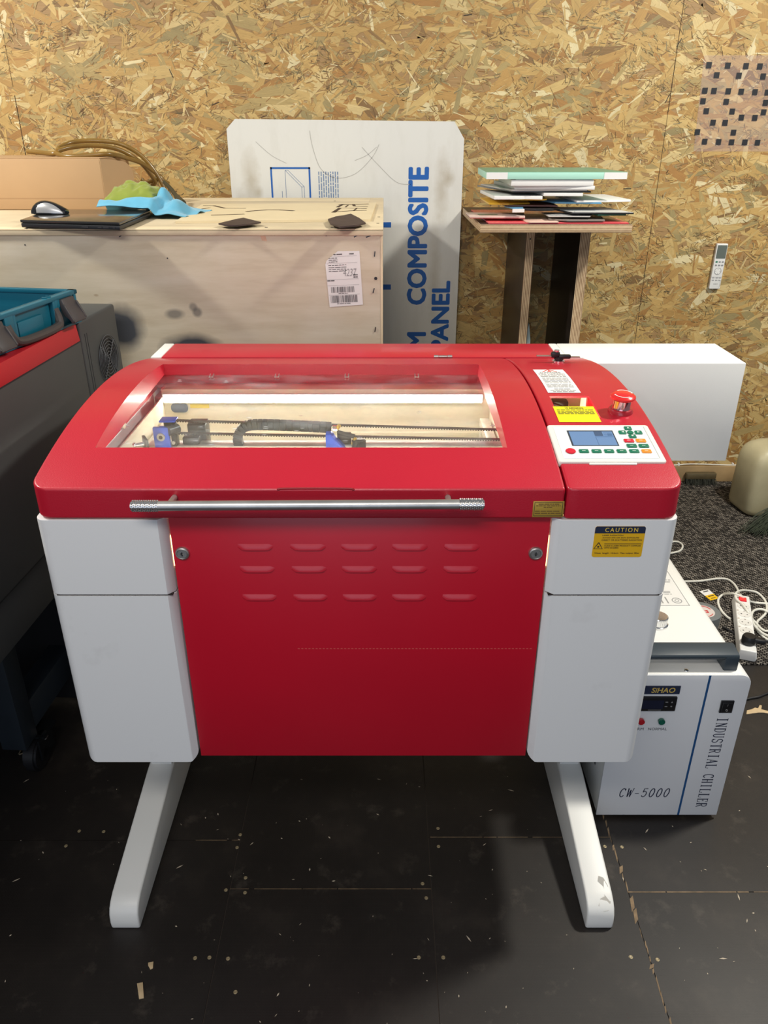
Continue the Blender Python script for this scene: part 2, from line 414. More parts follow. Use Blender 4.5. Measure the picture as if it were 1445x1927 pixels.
def rrect(x0, x1, y0, y1, r, n=5, corners=(1, 1, 1, 1)):
    """rounded rectangle, corner order: bl, br, tr, tl"""
    out = []
    for (cx, cy, a0, on, px, py) in ((x0+r, y0+r, 180, corners[0], x0, y0), (x1-r, y0+r, 270, corners[1], x1, y0), (x1-r, y1-r, 0, corners[2], x1, y1), (x0+r, y1-r, 90, corners[3], x0, y1)):
        if on: out += [(cx+r*math.cos(R(a0+90*k/n)), cy+r*math.sin(R(a0+90*k/n))) for k in range(n+1)]
        else: out.append((px, py))
    return out

# ---------------------------------------------------------------- the setting
WY = 3.50
def build_wall():
    pal = [((.56, .35, .125), 24), ((.49, .28, .092), 19), ((.62, .42, .17), 18), ((.68, .50, .24), 8), ((.41, .205, .062), 10), ((.34, .255, .115), 5), ((.76, .62, .37), 4), ((.45, .32, .135), 10), ((.26, .145, .055), 3)]
    cols = np.array([c for c, w in pal])*np.array((.90, .935, .90)); wts = np.array([w for c, w in pal], float); wts /= wts.sum()
    verts, faces, fcol, uvs = [], [], [], []
    X0, X1, Z0, Z1 = -3.2, 3.0, 0, 2.6
    def quad_bg():
        nx = 30
        verts.extend([(X0, WY, Z0), (X1, WY, Z0), (X1, WY, Z1), (X0, WY, Z1)]); faces.append((0, 1, 2, 3))
        fcol.append((.36, .22, .09)); uvs.extend([(0, 0), (4, 0), (4, 2), (0, 2)])
    quad_bg()
    def strand(cx, cz, L, w, ang, col, depth, taper=None):
        ca, sa = math.cos(ang), math.sin(ang); n0 = len(verts)
        j = lambda s: random.uniform(-s, s)
        ta, tb = (random.choice((.15, .5, .8, 1, 1)), random.choice((.15, .5, .8, 1, 1)))
        sk1, sk2 = j(w*.7), j(w*.7); bow = j(.10)*L*.12
        ks = (-.5, -.3, -.1, .1, .3, .5)
        def hw(k): 
            f = 1 if abs(k) < .2 else (1-(abs(k)-.2)/.3*(1-(ta if k < 0 else tb)))
            return w/2*f*random.uniform(.84, 1.12)
        cen = lambda k: bow*(1-4*k*k)
        top = [(k*L+(sk1 if k < -.4 else sk2 if k > .4 else 0)+j(L*.02), cen(k)+hw(k)) for k in ks]
        endr = [(L/2+j(w*.5)+w*.1, w*tb*.15+j(w*.1))]
        bot = [(k*L-(sk1 if k < -.4 else sk2 if k > .4 else 0)+j(L*.02), cen(k)-hw(k)) for k in reversed(ks)]
        endl = [(-L/2+j(w*.5)-w*.1, w*ta*.15+j(w*.1))]
        pts = (top+endr+bot+endl)[::-1]
        u0, v0 = random.uniform(0, 50), random.uniform(0, 50)
        for (a, b) in pts:
            verts.append((cx+a*ca-b*sa, WY-.0002-depth, cz+a*sa+b*ca)); uvs.append((u0+a, v0+b))
        faces.append(tuple(range(n0, n0+len(pts)))); fcol.append(col)
    def ang():
        return random.gauss(0, .55) if random.random() < .66 else random.uniform(-PI/2, PI/2)
    ci = rng.choice(len(cols), size=60000, p=wts); q = 0
    def layer(n, Lr, wr, d0, d1, kmul=(.9, 1.1)):
        nonlocal q
        for i in range(n):
            cx, cz = random.uniform(X0, X1), random.uniform(Z0, Z1)
            if cx < -.1 and cz < 1.2 and random.random() < .85: continue
            L = math.exp(random.uniform(math.log(Lr[0]), math.log(Lr[1]))); w = min(L*.4, math.exp(random.uniform(math.log(wr[0]), math.log(wr[1]))))
            c = cols[ci[q % 60000]]*random.uniform(*kmul); q += 1
            strand(cx, cz, L, w, ang(), tuple(c), random.uniform(d0, d1))
    layer(8600, (.06, .19), (.016, .048), 0, .0009)
    layer(9900, (.035, .11), (.005, .017), .0003, .0013)
    layer(1320, (.07, .17), (.018, .046), .0008, .0013, (.95, 1.05))
    layer(27700, (.010, .050), (.0012, .0042), .0006, .0016, (.66, 1.16))
    for i in range(3400):                        # clusters of fine slivers
        cx, cz = random.uniform(X0, X1), random.uniform(Z0, Z1)
        if cx < -.05 and cz < 1.25: continue
        a0 = ang()
        for k in range(random.randint(5, 16)):
            c = cols[ci[q % 60000]]*random.choice((.40, .8, 1, 1.12, .30, .6)); q += 1
            strand(cx+random.gauss(0, .024), cz+random.gauss(0, .014), random.uniform(.006, .032), random.uniform(.0010, .0034), a0+random.gauss(0, .6), tuple(c), .0014+random.random()*.0004)
    me = bpy.data.meshes.new('wall_back'); me.from_pydata(verts, [], faces); me.materials.append(OSB)
    ca = me.attributes.new('strand', 'FLOAT_COLOR', 'FACE')
    ca.data.foreach_set('color', np.c_[np.array(fcol), np.ones(len(fcol))].astype(np.float32).ravel())
    uvl = me.uv_layers.new(name='grain'); uvl.data.foreach_set('uv', np.array(uvs, np.float32).ravel())
    o = bpy.data.objects.new('wall_back', me); COL.objects.link(o); struct(o)
    s = MB(mat('panel_gap', (.05, .03, .015), .9))
    for x, lean in ((-1.478, .0), (1.146, 0.0)):
        zz = 0
        while zz < 2.6:
            L = random.uniform(.05, .30); w = random.choice((.0011, .0007, .0004)); s.box(x-w, x+w, WY-.0024, WY, zz, min(2.6, zz+L)); zz += L+random.choice((0, 0, .03))
    s.m(mat('wall_board_core', (.4, .26, .12), .8)).box(X0, X1, WY+.0005, WY+.02, 0, 2.6)
    s.m(mat('wall_staple', (.02, .016, .012), .5))
    for (u, v, a) in ((322, 138, -1.2), (405, 195, .35), (1278, 80, 1.1), (1256, 185, 1.2), (880, 28, .1), (1180, 355, 0)):
        p = atY(u, v, WY-.002); s.box(-.016, .016, -.0006, .0006, -.0012, .0012, M=Matrix.Translation(p) @ Matrix.Rotation(-a, 4, 'Y'))
    so = s.build('board_joint', fix=True); so.parent = o
build_wall()

def build_floor():
    f = MB(FLOOR); g = .0009
    cells = [(-3.2, -.352, -1.6, 1.333), (-3.2, -.352, 1.333, WY), (-.352, .108, -1.6, 1.198), (-.352, .108, 1.198, WY), (.108, .556, -1.6, 1.342), (.108, .556, 1.342, WY), (.556, 3.0, -1.6, 1.19), (.556, 3.0, 1.19, WY)]
    for a, b, c, d in cells: f.box(a+g, b-g, c+g, d-g, -.02, 0)
    f.m(mat('seam_base', (.055, .042, .033), .9)).box(-3.2, 3.0, -1.6, WY, -.04, -.0022)  # base under the boards, visible in the seams
    o = f.build('floor'); struct(o)
    s = MB(SEAM); y = .75
    while y < 1.6:
        L = random.uniform(.01, .05); w = random.uniform(.0010, .0040) if random.random() < .8 else .007; x = .556+random.uniform(-.0015, .0015)
        s.raw([(x-w, y, .0004), (x+w*.4, y+L*.3, .0004), (x+w, y+L, .0004), (x-w*.3, y+L*.8, .0004)], [(0, 1, 2, 3)]); y += L*random.uniform(.6, 1.3)
    for x0, x1, y in ((.113, .556, 1.342), (-.352, .108, 1.198), (.556, 2.3, 1.19), (-.46, -.352, 1.333), (-2.4, -1.02, 1.19)):
        x = x0
        while x < x1:
            L = random.uniform(.02, .09); w = random.uniform(.0004, .0009)*(1.7 if x0 > .5 else 1); s.raw([(x, y-w, .0003), (min(x1, x+L), y-w, .0003), (min(x1, x+L), y+w, .0003), (x, y+w, .0003)], [(0, 1, 2, 3)]); x += L+random.choice((0, .003, .012))
    so = s.build('worn_seam'); so.parent = o; so['label'] = 'splintered pale plywood showing along the floor seam'
    sm = mat('screw_head', (.36, .29, .17), .5, .3, var=.3, vscale=200)
    pts = [(452, 1571), (446, 1595), (462, 1652), (425, 1675), (461, 1680), (367, 1803), (394, 1802), (429, 1804), (149, 1564), (195, 1565), (124, 1592), (824, 1559), (825, 1593), (795, 1663), (802, 1690), (788, 1802), (834, 1802), (1138, 1593), (1170, 1594), (1187, 1801), (1237, 1806), (443, 1867)]
    base = None
    for i, (u, v) in enumerate(pts):
        p = atZ(u, v, 0)
        if base is None:
            b = MB(sm).lathe([(0.0001, -.001), (.0042, -.001), (.0042, .0006), (.0030, .0010), (.0012, .0004), (.0001, .0004)], seg=14); base = b.build('screw_head'); c = base
        else: c = base.copy(); COL.objects.link(c)
        c.location = p; c.parent = o
build_floor()
c = MB(CARPET).box(.05, 2.98, 2.022, WY-.02, 0, .006, .002).build('carpet', loc=(1.2, 2.5, 0)); tag(c, 'dark grey ribbed loop carpet on the floor by the back wall', 'carpet')
b = MB(mat('baseboard_wood', (.40, .27, .13), .7, var=.2, vscale=7)).box(.36, 2.95, WY-.022, WY-.002, 0.006, .088, .002).build('baseboard_back'); struct(b)
# ---------------------------------------------------------------- the red and white laser cutter
XL, XR, YF, YB = -.588, .497, 1.15, 1.85
LC = thing('laser_cutter', 'red and white laser cutting machine with a lit window in its lid, on white feet', 'laser cutter', (-.045, 1.5, 0))
def dome(y): return 1.085-.35*(y-1.56)**2

def side_panel(left, z0, z1, low):
    r = .020; th = .014; s = -1 if left else 1
    xo = XL if left else XR; xi = -.3685 if left else .2845
    xc = xi-.012 if left else xi+.014                       # where the inner chamfer starts
    pts = [(xo, YB), (xo, YF+r)]+[(xo-s*r+s*r*math.cos(R(a)), YF+r-r*math.sin(R(a))) for a in (15, 30, 45, 60, 75, 90)]
    pts += [(xc, YF), (xi, YF+.013), (xi, YF+.045), (xi-.004 if left else xi+.004, YF+.045), (xc, YF+.02), (xo-s*(r+.006), YF+th), (xo-s*th, YF+.03), (xo-s*th, YB)]
    m = MB(WHITE).prism(pts, 'z', z0, z1)
    o = m.build('side_panel', LC)
    if low:                                                 # rounded lower corners of the front
        w = MB()
        for xa, sg in ((xo, -s), (xi, s)):
            rr = .019; poly = [(xa-sg*.01, z0-.01), (xa+sg*rr, z0-.01), (xa+sg*rr, z0)]+[(xa+sg*(rr-rr*math.sin(R(a))), z0+rr-rr*math.cos(R(a))) for a in (15, 30, 45, 60, 75, 90)]+[(xa-sg*.01, z0+rr)]
            w.prism(poly, 'y', YF-.1, YF+.09)
        cut(o, w); resharp(o)
    bv = o.modifiers.new('bev', 'BEVEL'); bv.width = .0016; bv.segments = 2; bv.angle_limit = R(50); apply_mods(o); resharp(o, 40)
    return wn(o)
for left in (True, False):
    side_panel(left, .8215, .969, False); side_panel(left, .4315, .8190, True)

for x0, x1 in ((XL+.012, -.372), (.289, XR-.012)): MB(mat('gap_shade_paint', (.03, .02, .018), .9)).box(x0, x1, YF+.0022, YF+.010, .8192, .8213).build('gap_shade', LC)  # dark strips added behind the panel gap to paint in its shade

def front_door():
    m = MB(REDS); m.box(-.3655, .2825, 1.1655, 1.168, .4335, .968, .0006)
    for x in (-.222, -.131, -.043, .045, .135):             # pressed louvres
        for z in (.909, .865, .807):
            n = 9; hw = .031; vs, fs = [], []
            for i in range(n):
                t = -1+2*i/(n-1); e = math.sqrt(max(0, 1-abs(t)**6)); q = .0036*e
                xx = x+hw*t
                vs += [(xx, 1.1656, z+.0062), (xx, 1.1656-q*.45, z+.003), (xx, 1.1656-q*.92, z-.001), (xx, 1.1656-q, z-.0042*e-.0008), (xx, 1.1656, z-.0062*e)]
            for i in range(n-1):
                for k in range(4): fs.append((i*5+k, i*5+k+1, i*5+k+6, i*5+k+5))
            m.raw(vs, fs)
    m.m(mat('lighter_red', (.70, .12, .10), .6)); x = -.16
    while x < .27:                                          # dotted line of lighter red
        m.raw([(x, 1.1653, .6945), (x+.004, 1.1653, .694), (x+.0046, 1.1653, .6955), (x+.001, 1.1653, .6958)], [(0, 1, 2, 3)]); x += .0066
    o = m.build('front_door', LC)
    for x in (-.349, .2625):
        M = Matrix.Translation((x, 1.1655, .8975)) @ Matrix.Rotation(PI/2, 4, 'X')
        l = MB(STEEL).lathe([(.0125, 0), (.0125, .0015), (.0115, .004), (.0095, .0052), (.0085, .0040), (.0080, .0052), (.003, .0052), (.003, .001), (.0001, .001)], M=M)
        l.m(BLACK).box(-.0009, .0009, -.004, .004, .0050, .0055, M=M)
        l.build('lock', o)
    return o
front_door()
# lamp light of the lower cabinet showing through the slits beside the door
for x in (-.3669, .2836):
    g = MB(mat('cabinet_lamp', (1, .8, .5), .5, emit=((1, .62, .28), 5))).box(x-.0011, x+.0011, 1.172, 1.174, .868, .928); g.build('interior_lamp', LC, label='warm lit slit beside the door')
m = MB(WHITE2)
m.box(XL+.016, XR-.016, YF+.05, YB-.002, .4345, .446).box(XL+.016, XR-.016, YB-.010, YB, .446, .78)
for x in (-.505, -.43, .36): m.box(x, x+.018, YF+.012, YF+.03, .4285, .436)
m.build('base_plate', LC)

# hood skins: solid with rounded plan corners, hollowed from below
def hood(name, xl, xr, rl, rr, zb, hollow, mt=RED):
    ys = list(np.linspace(YF, YF+.034, 9))+list(np.linspace(YF+.05, 1.9, 34))
    b = bmesh.new(); rows = []; n = 12
    def xo(y, r, s):
        if r <= 0 or y > YF+r: return 0
        d = r-(y-YF); return r-math.sqrt(max(0, r*r-d*d))
    for y in ys:
        a, c = xl+xo(y, rl, 1), xr-xo(y, rr, 1)
        rows.append([(a+(c-a)*k/n, y) for k in range(n+1)])
    T = [[b.verts.new((x, y, dome(y)-.0)) for x, y in r] for r in rows]; Bv = [[b.verts.new((x, y, zb)) for x, y in r] for r in rows]
    L = len(rows)
    for i in range(L-1):
        for k in range(n):
            b.faces.new((T[i][k], T[i][k+1], T[i+1][k+1], T[i+1][k])); b.faces.new((Bv[i][k], Bv[i+1][k], Bv[i+1][k+1], Bv[i][k+1]))
        for k in (0, n): b.faces.new((T[i][k], T[i+1][k], Bv[i+1][k], Bv[i][k]))
    for k in range(n):
        for i in (0, L-1): b.faces.new((T[i][k], T[i][k+1], Bv[i][k+1], Bv[i][k]))
    bmesh.ops.recalc_face_normals(b, faces=list(b.faces))
    mb = MB(mt); mb.add(b); o = mb.build(name, LC)
    bv = o.modifiers.new('bev', 'BEVEL'); bv.width = .0065; bv.segments = 3; bv.angle_limit = R(48); apply_mods(o)
    cut(o, *hollow); resharp(o, 30); return wn(o)
WX0, WX1, WY0, WY1 = -.508, .2165, 1.264, 1.737
inner = [(1.165, .9), (1.165, 1.012), (WY0-.012, 1.034), (WY1+.012, 1.0495), (1.885, 1.028), (1.885, .9)]
lid = hood('lid', XL+.003, .2985, .030, .0, .9715, [MB().prism(inner, 'x', XL+.016, .29), MB().box(WX0, WX1, WY0, WY1, 1.0, 1.2)])
pane_z = lambda y: 1.034+(y-WY0+.012)*(.0155/(WY1-WY0+.024))-.0035
m = MB(GLASS)
for x0, x1 in ((WX0-.012, WX1+.012),):
    ya, yb = WY0-.012, WY1+.012
    vs = [(x, y, pane_z(y)+d) for d in (0, .003) for x, y in ((x0, ya), (x1, ya), (x1, yb), (x0, yb))]
    m.raw(vs, [(0, 1, 2, 3), (4, 5, 6, 7), (0, 1, 5, 4), (1, 2, 6, 5), (2, 3, 7, 6), (3, 0, 4, 7)])
m.build('window', lid, label='clear scratched acrylic window')
for x in (-.395, -.245, -.085, .075):                       # pane clips along the back edge
    MB(STEEL).tube([(x-.004, 1.728, 1.0535), (x-.004, 1.712, 1.051), (x+.004, 1.712, 1.051), (x+.004, 1.728, 1.0535)], .0013, seg=6, smooth=False).build('pane_clip', lid)
# handle bar on two stand-offs
hb = MB(STEEL); HY, HZ = 1.110, 1.0155
hb.cyl((-.362, HY, HZ-.001), (.120, HY, HZ+.002), .0082, seg=28)
for x in (-.345, .105): hb.cyl((x, HY, HZ), (x, 1.151, HZ-.004), .005, seg=14)
hb = hb.build('handle_bar', lid)
def knurl():
    m, nt, b = nodes('knurled_chrome'); b.inputs['Metallic'].default_value = 1; b.inputs['Base Color'].default_value = (.78, .76, .74, 1); b.inputs['Roughness'].default_value = .22
    return m
KN = knurl()
for x0, x1, HZ in ((-.405, -.360, HZ-.001), (.119, .160, HZ+.002)):
    m = MB(KN).cyl((x0, HY, HZ), (x1, HY, HZ), .0086, seg=24, bev=.0015)
    nl = 12
    for i in range(nl):
        x = x0+.003+(x1-x0-.006)*i/(nl-1)
        for k in range(18):
            a = 2*PI*(k+.5*(i % 2))/18; p = Vector((x, HY+.0088*math.cos(a), HZ+.0088*math.sin(a)))
            m.raw([p+Vector((-.0014, 0, 0)), p+Vector((0, -.0012*math.sin(a), .0012*math.cos(a))), p+Vector((.0014, 0, 0)), p+Vector((0, .0012*math.sin(a), -.0012*math.cos(a))), p+Vector((0, .0012*math.cos(a), .0012*math.sin(a)))],
                  [(0, 1, 4), (1, 2, 4), (2, 3, 4), (3, 0, 4)])
    m.build('grip', hb, label='chrome knurled grip')
# pull recess under the bar, its shade painted as darker red
pts = [(-.172, 1.0245), (-.165, 1.0275), (-.06, 1.0275), (-.052, 1.024)]
m = MB(mat('recess_shade_red', (.34, .004, .014), .5)).tube([(x, YF-.0003, z) for x, z in pts], .0016, seg=6)
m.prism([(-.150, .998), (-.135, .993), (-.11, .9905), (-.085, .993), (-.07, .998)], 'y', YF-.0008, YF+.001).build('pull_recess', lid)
m = MB(GOLD).box(.247, .2985, YF-.0012, YF-.0002, .975, 1.0045, .0004); Y0 = YF-.0015; m.m(INK)
for a in ((.2492, .2963, .9772, .9779), (.2492, .2963, 1.0018, 1.0025), (.2492, .2499, .9772, 1.0025), (.2956, .2963, .9772, 1.0025)): m.box(a[0], a[1], Y0, Y0+.0002, a[2], a[3])
M = FRONT.copy(); M.translation = (0, Y0, 0); INK2 = mat('faded_ink', (.16, .09, .02), .6); m.m(INK2)
m.rows(.256, .290, (.9985,), .0016, M, seed=2, minw=.004); m.rows(.252, .293, (.9955,), .0016, M, seed=3, minw=.004); m.rows(.265, .281, (.9925,), .0016, M, seed=4, minw=.004)
m.rows(.251, .294, (.9855, .9815), .0018, M, seed=5, minw=.005); m.build('plaque', lid, label='small gold plaque with dark print')
# gas strut and inner bracket at the left side of the lid
m = MB(CHROME).cyl((-.548, 1.50, 1.02), (-.542, 1.74, 1.03), .006).m(REDS).box(-.570, -.566, 1.44, 1.54, .99, 1.02).m(CHROME).cyl((-.565, 1.50, 1.01), (-.535, 1.50, 1.015), .011).cyl((-.553, 1.47, 1.005), (-.553, 1.52, 1.02), .006)
m.build('gas_strut', lid)
# hinges
for x in (.148,):
    m = MB(STEEL).cyl((x-.023, 1.9035, 1.0475), (x-.011, 1.9035, 1.0475), .0042, seg=14, bev=.0008).cyl((x-.010, 1.9035, 1.0475), (x+.010, 1.9035, 1.0475), .0034, seg=14).cyl((x+.011, 1.9035, 1.0475), (x+.023, 1.9035, 1.0475), .0042, seg=14, bev=.0008); m.build('hinge', LC)

# control hood on the right
CX0, CX1, CY0, CY1 = .328, .4055, 1.372, 1.472
ch = hood('control_hood', .302, XR-.001, .008, .030, .9705, [MB().prism([(1.165, .9), (1.165, 1.012)]+[(y, dome(y)-.0035) for y in np.linspace(1.2, 1.87, 14)]+[(1.885, 1.03), (1.885, .9)], 'x', .309, XR-.012), MB().box(CX0, CX1, CY0, CY1, 1.0, 1.2)])
onhood = lambda e: (lambda p: Vector((p.x, p.y, dome(p.y)+e+p.z)))
def hoodplate(m, x0, x1, y0, y1, e, skew=0, n=8):
    vs, fs = [], []
    for i in range(n+1):
        y = y0+(y1-y0)*i/n
        for x in (x0, x1): vs.append((x, y, dome(y)+e))
    for i in range(n): fs.append((2*i, 2*i+1, 2*i+3, 2*i+2))
    m.raw(vs, fs); return m
# pocket in the hood: a view down into the cable bay
m = MB(CREAM).box(.312, .424, 1.56, 1.566, .90, 1.075).box(.312, .316, 1.30, 1.566, .90, 1.05).box(.312, .46, 1.30, 1.566, .895, .90).m(REDS).box(.424, .47, 1.540, 1.546, .90, 1.078).m(WHITE2).prism([(.410, 1.50), (.424, 1.54), (.424, 1.56), (.404, 1.52)], 'z', .90, 1.072)
m.build('pocket', ch)
bay = bpy.data.lights.new('bay_fill', 'POINT'); bay.energy = 1.6; bay.color = (1, .90, .66); bay.shadow_soft_size = .01; bo = bpy.data.objects.new('bay_fill', bay); COL.objects.link(bo); bo.location = (.36, 1.37, 1.01)  # added fill light, stands in for chamber LED spill into the bay
m = MB(BLACK).box(.350, .384, 1.535, 1.558, .90, 1.050, .003).tube([(.322, 1.52, 1.056), (.345, 1.51, 1.052), (.375, 1.50, 1.042), (.41, 1.48, 1.025)], .0055).m(PLASTW).box(.372, .402, 1.515, 1.534, .90, 1.040, .002).m(BLACK).box(.378, .386, 1.511, 1.515, 1.025, 1.036); m.build('terminal', ch)
# yellow warning label
m = MB(YEL2); hoodplate(m, .3245, .4025, 1.352, 1.418, .0007); m.m(INK); f = onhood(.0011)
m.text('WARNING', .346, .381, 1.4065, 1.4135, fn=f, bold=.02)
m.rows(.329, .398, (1.400, 1.3945, 1.389, 1.3835), .0022, fn=f, seed=3, minw=.006); m.build('warning_label', ch, label='yellow warning label')
# white fire hazard label
m = MB(PAPER); hoodplate(m, .3285, .3945, 1.488, 1.664, .0007, n=14); f = onhood(.0011)
m.m(mat('red_ink', (.70, .04, .03), .6)); T = [(.3615, 1.662), (.346, 1.640), (.377, 1.640)]
for a, b in ((0, 1), (0, 2)): 
    p, q = Vector(T[a]+(0,)), Vector(T[b]+(0,)); d = (q-p).normalized(); w = Vector((-d.y, d.x, 0))*.0014
    m.raw([f(x) for x in (p+w, p-w, q-w, q+w)], [(0, 1, 2, 3)])
m.raw([f(Vector(x+(0,))) for x in ((.356, 1.642), (.3615, 1.656), (.367, 1.642))], [(0, 1, 2)])
m.m(GREYINK).text('DANGER', .3385, .384, 1.627, 1.637, fn=f, bold=.01).text('FIRE HAZARD', .3335, .389, 1.613, 1.6235, fn=f, bold=.01)
yy = 1.604; sd = 1
for grp in (2, 3, 2, 3): 
    for k in range(grp): m.rows(.334, .388, (yy,), .0032, fn=f, seed=sd, minw=.007); yy -= .0078; sd += 1
    yy -= .0045
for x0, x1 in ((.345, .379), (.336, .389), (.340, .384)): m.rows(x0, x1, (yy,), .004, fn=f, seed=sd, minw=.006); yy -= .0078; sd += 1
m.build('hazard_label', ch, label='white fire hazard label with red warning triangle')
# key switch with two flat keys
K = Vector((.406, 1.762, dome(1.762)))
m = MB(CHROME).cyl(K, K+Vector((0, 0, .006)), .014, bev=.001).m(BLACK).cyl(K+Vector((0, 0, .006)), K+Vector((0, 0, .014)), .011, bev=.002)
m.box(K.x-.019, K.x+.002, K.y-.006, K.y+.006, K.z+.012, K.z+.026, .004).box(K.x-.002, K.x+.027, K.y-.008, K.y+.004, K.z+.010, K.z+.020, .004).m(CHROME).cyl(K+Vector((-.006, 0, .026)), K+Vector((-.006, 0, .030)), .006)
m.m(STEEL).box(K.x-.052, K.x-.016, K.y-.004, K.y+.004, K.z+.015, K.z+.0170).box(K.x+.024, K.x+.048, K.y-.006, K.y+.002, K.z+.013, K.z+.0150); m.build('key_switch', ch, label='black key switch with two keys')
# emergency stop
E0 = Vector((.4495, 1.398, dome(1.398)-.001)); ax = Vector((0, -.12, 1)).normalized(); ME = Matrix.Translation(E0) @ ax.to_track_quat('Z', 'Y').to_matrix().to_4x4()
m = MB(mat('red_ring', (.35, .01, .02), .25, coat=.5)).lathe([(.0235, 0), (.0235, .003), (.0205, .008), (.018, .009), (.0001, .009)], M=ME)
m.m(mat('red_chrome', (.75, .35, .36), .10, .95)).lathe([(.0175, .009), (.0165, .012), (.0165, .028), (.0001, .028)], M=ME); es = m.build('emergency_stop', ch)
m = MB(mat('red_button', (.70, .02, .02), .22, coat=.4)).lathe([(.015, .0275), (.0212, .028), (.0238, .0305), (.0234, .033), (.020, .0358), (.015, .0375), (.008, .0384), (.0001, .0386)], M=ME, seg=48)
m.m(PLASTW)
for a0 in (20, 200):
    q = [(.0165*math.cos(R(a)), .0165*math.sin(R(a))) for a in range(a0, a0+105, 7)]
    m.strip(q, [.0026]*len(q), M=ME @ Matrix.Translation((0, 0, .0372)) )
    e = R(a0-6); m.strip([(.0165*math.cos(R(a0)), .0165*math.sin(R(a0))), (.0165*math.cos(e-.2), .0165*math.sin(e-.2))], [.006, .0002], M=ME @ Matrix.Translation((0, 0, .0372)))
m.build('push_button', es)
# keypad
KZ0, KZ1, KY0, KY1, KX0, KX1 = 1.0475, 1.0700, 1.2155, 1.3385, .2985, .4835
kl = KY1-KY0; sl = math.atan2(KZ1-KZ0, kl); ln = math.hypot(KZ1-KZ0, kl)
MK = Matrix.Translation((KX0, KY0, KZ0)) @ Matrix.Rotation(sl, 4, 'X'); kw = KX1-KX0
U = lambda u: u*kw
V = lambda v: (1-v)*ln
m = MB(PLASTC).prism(rrect(0, kw, 0, ln, .006), 'z', -.012, .0, .0025, 3, M=MK)
m.m(mat('keypad_face', (.74, .80, .79), .35)).prism(rrect(U(.055), U(.945), V(.93), V(.05), .003), 'z', 0, .0006, M=MK).m(GREYINK).strip([(U(.945), V(.06)), (U(.945), V(.92))], .0008, M=MK @ Matrix.Translation((0, 0, .0008))).strip([(U(.06), V(.048)), (U(.94), V(.048))], .0006, M=MK @ Matrix.Translation((0, 0, .0008)))
m.m(PLASTC).box(U(.28), U(.72), -.004, .001, -.012, -.002, .001, M=MK)
kp = m.build('keypad', ch)
s = MB(mat('lcd_bezel', (.04, .05, .07), .3)).box(U(.175), U(.622), V(.60), V(.180), .0004, .0011, M=MK)
SCR = mat('lcd_screen', (.10, .17, .30), .25, emit=((.16, .30, .55), .32)); s.m(SCR).box(U(.190), U(.610), V(.588), V(.210), .0011, .0014, M=MK)
s.m(mat('lcd_block', (.05, .08, .14), .25, emit=((.05, .09, .18), .3))).box(U(.43), U(.51), V(.34), V(.21), .0014, .0016, M=MK).m(mat('lcd_lines', (.06, .11, .2), .25, emit=((.10, .20, .42), .3)))
for v in (.25, .29, .33): s.box(U(.52), U(.60), V(v+.008), V(v), .0014, .0016, M=MK)
s.box(U(.43), U(.61), V(.365), V(.357), .0014, .0016, M=MK).box(U(.43), U(.434), V(.585), V(.36), .0014, .0016, M=MK).box(U(.555), U(.60), V(.33), V(.27), .00135, .00155, M=MK)
s.build('screen', kp, label='blue lit display')
def key(u, v, mt, w=.094, h=.088, rnd=False, mark=None):
    b = MB(mt); Mk = MK @ Matrix.Translation((U(u), V(v), .0006))
    if rnd: b.cyl((0, 0, 0), (0, 0, .002), rnd, bev=.0007, seg=24); b.bm.transform(Mk)
    else: b.prism(rrect(-U(w)/2, U(w)/2, -ln*h/2, ln*h/2, .0016), 'z', 0, .0018, .0006, M=Mk)
    b.m(PLASTW)
    if mark: b.raw([Vector((mx*.0025, my*.0025, .0022)) for mx, my in mark], [(0, 1, 2)], M=Mk)
    elif not rnd: b.box(-.0035, .0025, -.0006, .0004, .0018, .0021, M=Mk)
    b.build('key', kp)
tri = [(-1, -.8), (1, -.8), (0, 1)]
key(.784, .123, GREENB, .070, .092, mark=tri); key(.71, .24, GREENB, .070, .092, mark=[(1, 1), (1, -1), (-1, 0)]); key(.867, .242, GREENB, .070, .092, mark=[(-1, 1), (1, 0), (-1, -1)]); key(.790, .349, GREENB, .070, .092, mark=[(-1, 1), (1, 1), (0, -1)])
key(.787, .242, GREENB, rnd=.0058)
key(.735, .467, REDB); key(.850, .466, ORANGEB); key(.738, .606, GREENB); key(.852, .608, GREENB); key(.140, .745, REDB, rnd=.0088)
for u in (.264, .383, .501, .619, .737): key(u, .748, GREENB, .090)
key(.852, .750, ORANGEB, .090)

# caution label on the right white panel
Y0 = YF-.0008; m = MB(mat('label_orange_yellow', (.76, .43, .008), .45)).prism(rrect(.3555, .4405, .8985, .9575, .004), 'y', Y0, YF+.0002)
m.m(NAVY).prism(rrect(.3555, .4405, .9445, .9575, .004, corners=(0, 0, 1, 1)), 'y', Y0-.0003, Y0)
M = FRONT.copy(); M.translation = (0, Y0-.0006, 0); m.m(mat('label_yellow_text', (.78, .55, .08), .5)).text('CAUTION', .3725, .4275, .9472, .9552, M, bold=.012, space=1.35)
m.m(INK).text('LASER RADIATION', .3690, .4040, .9395, .9420, M, bold=.015).text('-AVOID EYE OR SKIN EXPOSURE', .3690, .4315, .9350, .9375, M, bold=.015).text('DIRECT OR SCATTERED RADIATION', .3690, .4370, .9305, .9330, M, bold=.015)
m.box(.3740, .4375, Y0-.0006, Y0-.0004, .9240, .9247).text('CLASS 4 LASER PRODUCT COMPLIES', .3745, .4365, .9195, .9220, M, bold=.015).text('WITH IEC60825', .3745, .3990, .9155, .9180, M, bold=.015)
m.text('Wave  length: 10.6um  Max output: 80w', .3590, .4355, .9045, .9078, M, bold=.012)
tr = [(.3645, .9270), (.3572, .9150), (.3718, .9150)]
m.strip([tr[0], tr[1], tr[2], tr[0]], .0016, M=M)
